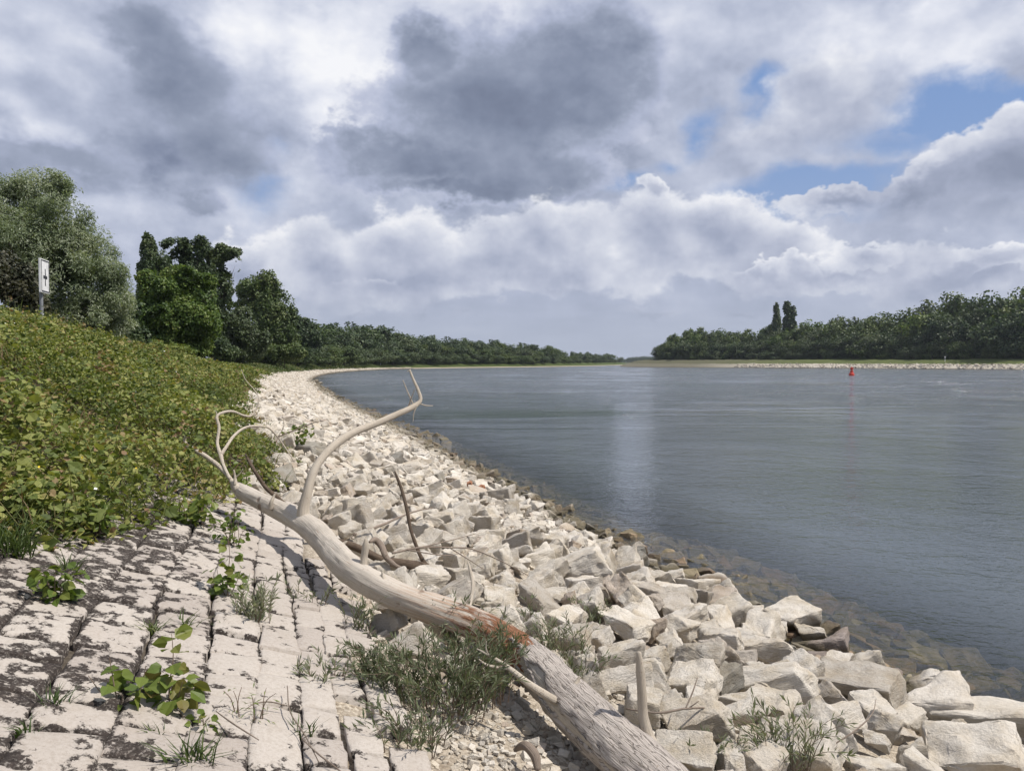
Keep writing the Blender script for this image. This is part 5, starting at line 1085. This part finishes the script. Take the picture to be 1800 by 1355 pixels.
PROTO = {'tall': [proto('forest_tree', 'tall', 70 + i, L_MID) for i in range(2)], 'dark': [proto('forest_tree', 'tall', 20, L_DARK)] + [proto('forest_tree', 'round', 21 + i, L_DARK) for i in range(2)], 'mid': [proto('forest_tree', 'tall', 30, L_MID)] + [proto('forest_tree', 'round', 34 + i, L_MID) for i in range(3)],
         'olive': [proto('forest_tree', 'round', 40 + i, L_OLIVE) for i in range(3)], 'poplar': [proto('poplar_tree', 'poplar', 50 + i, L_DARK) for i in range(2)], 'green': [proto('forest_tree', 'round', 60, L_GREEN)]}
used_proto = set()
def far_tree(kind, x, y, z, top, label, group, wide=1.0):
    src = PROTO[kind][rk.randrange(len(PROTO[kind]))]; o = src if src.name not in used_proto else dup(src); used_proto.add(src.name)
    k = (top - z) / 9.7; o.location = (x, y, z); o.rotation_euler = (0, 0, rk.uniform(0, 6.28)); w = k * wide * rk.uniform(.9, 1.15); o.scale = (w, w, k)
    return tag(o, label, 'tree', group)
def zpix(py, Y): return CAMZ - (py - 637) / FPX * Y

# the wooded left bank upstream
SIL_L = ([540, 560, 620, 680, 730, 800, 870, 930, 985, 1000, 1040, 1070, 1080], [560, 564, 567, 574, 588, 595, 600, 605, 613, 620, 619, 622, 628])
def left_row(step0, step1, off, frac, kinds, label, group, jit=5, wide=1.0):
    ss_ = np.arange(150, 1500, 1.0); xx, yy = at_su(ss_, np.full(len(ss_), float(off))); pp = 900 + FPX * xx / yy; k0 = int(np.argmin(pp[:120])); px = max(512.0, float(pp[k0]) + 2)
    while px < 1080:
        s = float(np.interp(px, pp[k0:], ss_[k0:])); u = off + rk.uniform(-jit, jit) * (1 + max(s, 0) / 900); x, y = map(float, at_su(s, u)); z = 2.8
        sil = np.interp(px, *SIL_L); top = z + (zpix(sil, y) - z) * frac * rk.uniform(.95, 1.04)
        far_tree(rk.choice(kinds), x, y, z, max(top, 5), label, group, wide); px += np.interp(px, [520, 1080], [step0, step1]) * rk.uniform(.7, 1.3)
for i in range(15):
    s_ = 44 + i * 8.5 + rk.uniform(-3, 3); x_, y_ = map(float, at_su(s_, 27 + rk.uniform(-3, 5))); px_ = 900 + FPX * x_ / y_
    if px_ < 200: continue
    sil_ = np.interp(px_, [200, 250, 300, 400, 440, 520, 560], [560, 520, 500, 510, 540, 570, 580]); far_tree(rk.choice(['dark', 'mid']), x_, y_, 2.6, max(zpix(sil_, y_), 6), 'dark filling tree at the back of the grove on the near bank', 'back trees of the near grove', 1.5)
left_row(11, 7, 28, 1.02, ['dark', 'dark', 'mid'], 'dark tall tree in the wood along the distant upstream bank', 'tall trees of the upstream wood', 5, 1.5)
left_row(15, 9, 17, .80, ['olive', 'dark', 'mid', 'dark'], 'rounded grey-green tree at the front of the distant upstream wood', 'front trees of the upstream wood', 3, 1.5)
left_row(13, 9, 9, .45, ['olive', 'mid', 'dark'], 'low bush along the foot of the distant upstream wood', 'bushes at the foot of the upstream wood', 2, 2.2)

# the far right bank: land, stone edge and wood
RB = np.array([(330, 60), (285, 200), (240, 338), (190, 430), (123, 505), (88, 560), (86, 612), (128, 700), (240, 830), (420, 980), (700, 1100)], float)
RC = _curve(RB, 2.0); RD = np.gradient(RC, axis=0); RD /= np.linalg.norm(RD, axis=1)[:, None]; RN = np.stack([RD[:, 1], -RD[:, 0]], 1)
_w2 = np.hanning(25); _w2 /= _w2.sum(); RN = np.stack([np.convolve(np.pad(RN[:, i], 12, 'edge'), _w2, 'valid') for i in (0, 1)], 1)
def far_bank_mat():
    m, t, out = mat('far_bank'); u = attr(t, 'across'); p = gpos(t)
    st = t.ramp(t.noise(p, 1.4, 5, .7), [(0.3, c3(0.30, 0.27, 0.22)), (0.55, c3(0.46, 0.42, 0.35)), (0.75, c3(0.55, 0.50, 0.43))])
    gr = t.ramp(t.noise(p, .35, 5, .7), [(0.3, c3(0.055, 0.075, 0.02)), (0.6, c3(0.10, 0.12, 0.035)), (0.8, c3(0.14, 0.14, 0.05))])
    k = t.m('ADD', u, t.m('MULTIPLY', t.m('SUBTRACT', t.noise(p, .25, 4), .5), 3.0))
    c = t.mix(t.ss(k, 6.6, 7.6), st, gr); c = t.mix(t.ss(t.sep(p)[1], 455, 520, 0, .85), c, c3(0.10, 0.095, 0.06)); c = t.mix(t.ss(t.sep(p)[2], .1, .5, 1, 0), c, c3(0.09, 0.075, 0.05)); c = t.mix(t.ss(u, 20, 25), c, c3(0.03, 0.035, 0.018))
    principled(t, out, c, .95, t.noise(p, 2.5, 4), .8, .3); return m
def build_right_bank():
    u = np.array([-14, -3, 0, 1.5, 3, 5, 7, 9, 11, 13, 16, 22, 40, 70]); z = np.array([-3.4, -1, -.05, .6, 1.2, 1.9, 2.5, 3.1, 3.8, 4.4, 4.8, 5.4, 8.5, 10]); n, k = len(RC), len(u)
    V = np.zeros((n, k, 3)); V[:, :, :2] = RC[:, None] + u[None, :, None] * RN[:, None]; V[:, :, 2] = z + (vfbm(np.concatenate([V[:, :, :2].reshape(-1, 2) * .15, np.zeros((n * k, 1))], 1), 3).reshape(n, k) - .5) * .8 * (u > 0)
    V[:, -1, 0] = np.maximum(V[:, -1, 0], V[:, -2, 0])
    i = np.arange(n - 1)[:, None]; j = np.arange(k - 1)[None]; F = np.stack([i * k + j, i * k + j + 1, (i + 1) * k + j + 1, (i + 1) * k + j], -1).reshape(-1, 4)
    setting(obj('far_bank_ground', mesh_np('far_bank_ground', V.reshape(-1, 3), F, far_bank_mat(), {'across': np.tile(u, n)}, True)))
    st = []
    for _ in range(2600):
        q = RNG.integers(55, 235); uu = RNG.uniform(-.3, 7); p = RC[q] + uu * RN[q] + RNG.uniform(-1, 1, 2)
        st.append((p[0], p[1], float(np.interp(uu, u, z)), RNG.uniform(.6, 1.3)))
    v, f, a = stones_mesh(st, _low, RNG); setting(obj('far_bank_riprap', mesh_np('far_bank_riprap', v, f, M_ROCK, {'var': a})), 'stuff', 'pale line of stones along the opposite bank')
    # gravel spit off the point
    V, F = [], []; q = np.linspace(0, 1, 40)
    for a in q: V += [(104 - 30 * a * 0 + 62 * a, 548 - 78 * a - 6, -.3), (104 + 62 * a, 548 - 78 * a, .55 + .3 * math.sin(a * 9)), (104 + 62 * a + 4, 548 - 78 * a + 9, -.3)]
    for i in range(39): F += [(3 * i, 3 * i + 3, 3 * i + 4, 3 * i + 1), (3 * i + 1, 3 * i + 4, 3 * i + 5, 3 * i + 2)]
    setting(obj('gravel_spit_ground', mesh_np('gravel_spit_ground', V, F, mat_flat('wet_gravel', c3(0.09, 0.08, 0.065)))))
def mat_flat(name, c, rough=.9):
    m, t, out = mat(name); principled(t, out, t.mix(t.ss(t.noise(ocoord(t), 3.0, 4), .35, .7), c, tuple(v * .8 for v in c[:3]) + (1,)), rough); return m
build_right_bank()
SIL_R = ([1140, 1152, 1165, 1185, 1240, 1300, 1350, 1400, 1440, 1500, 1525, 1580, 1600, 1650, 1700, 1750, 1800, 1900], [600, 592, 583, 579, 571, 576, 572, 562, 552, 552, 545, 545, 533, 521, 514, 506, 494, 480])
PROTO_RIGHT = 1
def right_row(step, off, frac, kinds, label, group, wide=1.0, jit=4, q0=60, q1=290):
    i = q0
    while i < q1:
        c = RC[i] + (off + rk.uniform(-jit, jit)) * RN[i]; i += max(2, int(step / 2 * rk.uniform(.7, 1.3))); x, y = float(c[0]), float(c[1])
        px = 900 + FPX * x / y
        if px > 1850 or px < 1146: continue
        sil = np.interp(px, *SIL_R); z = 4.6; top = z + (zpix(sil, y) - z) * frac * rk.uniform(.82, 1.05)
        far_tree(rk.choice(kinds), x, y, z, top, label, group, wide)
right_row(9, 56, 1.0, ['mid', 'green', 'tall', 'mid', 'olive'], 'tall tree rising at the back of the wood on the opposite bank', 'back trees of the wood across the river', 1.05, 6)
right_row(8, 41, .86, ['mid', 'dark', 'tall', 'olive', 'green'], 'leafy tree in the middle rows of the wood on the opposite bank', 'middle trees of the wood across the river', 1.05)
right_row(7, 30, .66, ['dark', 'dark', 'mid', 'olive'], 'tree in the front row of the wood on the opposite bank', 'front trees of the wood across the river', 1.15, 2)
right_row(7, 24, .30, ['dark', 'olive', 'mid'], 'bush at the foot of the wood on the opposite bank', 'bushes at the foot of the wood across the river', 1.3, 1.5)
for px, top, Y, lab in ((1365, 531, 516, 'left of the two tall dark poplars above the wood across the river'), (1385, 529, 522, 'broader of the two tall dark poplars above the wood across the river')):
    p = along(px, 600, Y); far_tree('poplar', p.x, p.y, 4.6, zpix(top, Y), lab, None, .62 if px < 1380 else .8)
# the last wood at the end of the reach: one mass
def far_wood():
    V, F, A, n = [], [], [], 0; rng = np.random.default_rng(3)
    src = [next(c.data for c in PROTO[k][0].children if c.name.startswith('crown')) for k in ('dark', 'olive')]
    arr = []
    for m in src:
        v = np.empty(len(m.vertices) * 3, np.float32); m.vertices.foreach_get('co', v); arr.append(v.reshape(-1, 4, 3)[::4].reshape(-1, 3))
    for px in np.arange(1068, 1168, 1.6):
        for row in range(2):
            Y = 2050 + row * 120 + rng.uniform(-30, 30); p = along(px, 640, Y); sil = np.interp(px, [1068, 1100, 1105, 1125, 1140, 1168], [630, 630, 627, 625, 625, 626]); k = (zpix(sil, Y) - 3) / 9.7 * rng.uniform(.9, 1.05) * (1 if row else .85)
            v = arr[rng.integers(2)] * (k * 1.3, k * 1.3, k) + (p.x, p.y, 3); V.append(v); m_ = len(v) // 4; F.append(np.arange(m_)[:, None] * 4 + np.array([[0, 3, 2, 1]]) + n); A.append(np.repeat(rng.uniform(0, .6, m_), 4)); n += len(v)
    setting(obj('distant_wood', mesh_np('distant_wood', np.concatenate(V), np.concatenate(F), L_DARK, {'var': np.concatenate(A)})), 'stuff', 'hazy distant wood closing the river at the horizon')
    g = Geo(); a, b = along(1040, 640, 1950), along(1240, 640, 1950); g.add([(a.x, a.y, -1), (b.x, b.y, -1), (b.x, b.y + 10, 3.2), (a.x, a.y + 10, 3.2), (b.x + 100, b.y + 700, 4), (a.x, a.y + 700, 4)], np.array([(0, 1, 2, 3), (3, 2, 4, 5)]))
    setting(obj('distant_bank_ground', g.mesh('distant_bank_ground', mat_flat('distant_grass', c3(0.07, 0.085, 0.035)))))
far_wood()
for k in PROTO.values():
    for o in k:
        if o.name not in used_proto:
            for ch in list(o.children): bpy.data.objects.remove(ch)
            bpy.data.objects.remove(o)

# ------------------------------------------------------------------ signs, posts, buoy
def box(bm, c, sx, sy, sz, M=None):
    r = bmesh.ops.create_cube(bm, size=1, matrix=(M or Matrix()) @ Matrix.Translation(c) @ Matrix.Diagonal((sx, sy, sz, 1))); return r['verts']
def bmobj(name, bm, material, parent, bev=0.0):
    if bev: bmesh.ops.bevel(bm, geom=bm.edges[:], offset=bev, segments=2, affect='EDGES', profile=.5)
    bmesh.ops.recalc_face_normals(bm, faces=bm.faces[:]); me = bpy.data.meshes.new(name); bm.to_mesh(me); bm.free(); me.materials.append(material); return obj(name, me, parent)
M_WHITE = mat_flat('white_sign_paint', c3(.78, .78, .78), .5); M_BLACK = mat_flat('black_sign_paint', c3(.02, .02, .022), .5); M_STEEL = mat_flat('galvanised_steel', c3(.24, .25, .27), .5); M_RED = mat_flat('red_buoy_paint', c3(.62, .055, .03), .45)
pb = along(79, 570, 26.5); sg = thing('river_sign', 'white river sign with a black cross and black border on a grey post', 'sign', (pb.x, pb.y, zat(pb.x, pb.y)))
sg.rotation_euler = (0, 0, math.atan2(0.30, -0.954) * 0 + R(15)); h0 = CAMZ + (637 - 516) / FPX * 26.5 - sg.location.z; BH, BW = 1.17, .86
bm = bmesh.new(); bmesh.ops.create_cone(bm, cap_ends=True, segments=14, radius1=.062, radius2=.055, depth=h0 + .75, matrix=Matrix.Translation((-.1, 0, (h0 + .75) / 2 - .3))); bmobj('post', bm, M_STEEL, sg)
bm = bmesh.new(); box(bm, (0, 0, h0 + BH / 2), .075, BW, BH); bd = bmobj('board', bm, M_WHITE, sg, .008)
bm = bmesh.new(); t_ = .045; x = .0385
for c, sy, sz in (((x, 0, h0 + .03 + t_ / 2), BW - .06, t_), ((x, 0, h0 + BH - .03 - t_ / 2), BW - .06, t_), ((x, -BW / 2 + .03 + t_ / 2, h0 + BH / 2), t_, BH - .06 - 2 * t_), ((x, BW / 2 - .03 - t_ / 2, h0 + BH / 2), t_, BH - .06 - 2 * t_)): box(bm, c, .006, sy, sz)
bmobj('border', bm, M_BLACK, bd)
bm = bmesh.new(); cz = h0 + BH * .47; box(bm, (x, 0, cz), .008, .40, .11); box(bm, (x, 0, cz + .055 + .12), .008, .075, .24); box(bm, (x, 0, cz - .055 - .12), .008, .075, .24); bmobj('cross', bm, M_BLACK, bd)
bm = bmesh.new(); box(bm, (-.06, 0, h0 + .2), .03, .18, .06); box(bm, (-.06, 0, h0 + BH - .2), .03, .18, .06); bmobj('bracket', bm, M_STEEL, sg)

def lathe(bm, prof_, seg=20):
    rings = []
    for r, z in prof_: rings.append([bm.verts.new((r * math.cos(i / seg * 2 * math.pi), r * math.sin(i / seg * 2 * math.pi), z)) for i in range(seg)])
    for a, b in zip(rings, rings[1:]):
        for i in range(seg): bm.faces.new((a[i], a[(i + 1) % seg], b[(i + 1) % seg], b[i]))
    bm.faces.new(rings[0][::-1]); bm.faces.new(rings[-1])
p = along(1497, 660, 196); by = thing('river_buoy', 'red channel buoy with a can top floating on the river', 'buoy', (p.x, p.y, 0))
bm = bmesh.new(); lathe(bm, [(.5, -.4), (.66, -.1), (.68, .35), (.6, .55), (.42, .68), (.36, 1.3), (.3, 1.35)]); bmobj('hull', bm, M_RED, by)
bm = bmesh.new(); lathe(bm, [(.12, 1.3), (.12, 1.52), (.40, 1.54), (.40, 2.0), (.12, 2.02), (.10, 2.25), (.05, 2.3)]); bmobj('topmark', bm, M_RED, by)
for px, py, Y, hh, lab in ((1661, 634, 390, 2.6, 'small white marker post on the grass of the opposite bank'), (608, 646, 330, 2.2, 'white marker post on the upstream bank, the one nearest the grove'), (646, 643, 370, 3.4, 'tall thin white marker post on the upstream bank'), (669, 641, 385, 2.6, 'white marker post on the upstream bank just past the tall thin one')):
    p = along(px, 645, Y)
    if px > 1000: z0 = 4.0
    else: s_, u_ = su_of(p.x, p.y); z0 = float(prof(s_, max(u_, 4))); p.x, p.y = map(float, at_su(s_, max(u_, 4)))
    o = thing('marker_post', lab, 'post', (p.x, p.y, z0 - .2), 'white marker posts on the banks'); bm = bmesh.new(); lathe(bm, [(.11, 0), (.10, hh - .5)], 10); bmobj('post', bm, M_WHITE, o)
    bm = bmesh.new(); box(bm, (0, 0, hh - .2), .7, .08, .6); bmobj('plate', bm, M_WHITE, o, .02)

# ------------------------------------------------------------------ air
def haze():
    bm = bmesh.new(); box(bm, (0, 0, 0), 9000, 9000, 74, Matrix.Translation((0, 1000, 31)))
    m, t, out = mat('haze_air'); v = t.new('ShaderNodeVolumePrincipled'); v.inputs['Color'].default_value = (.80, .87, 1.0, 1); v.inputs['Density'].default_value = 0.00007; v.inputs['Anisotropy'].default_value = 0.2
    t.l.new(v.outputs[0], out.inputs['Volume']); o = bmobj('haze', bm, m, None); setting(o, 'stuff')
haze()
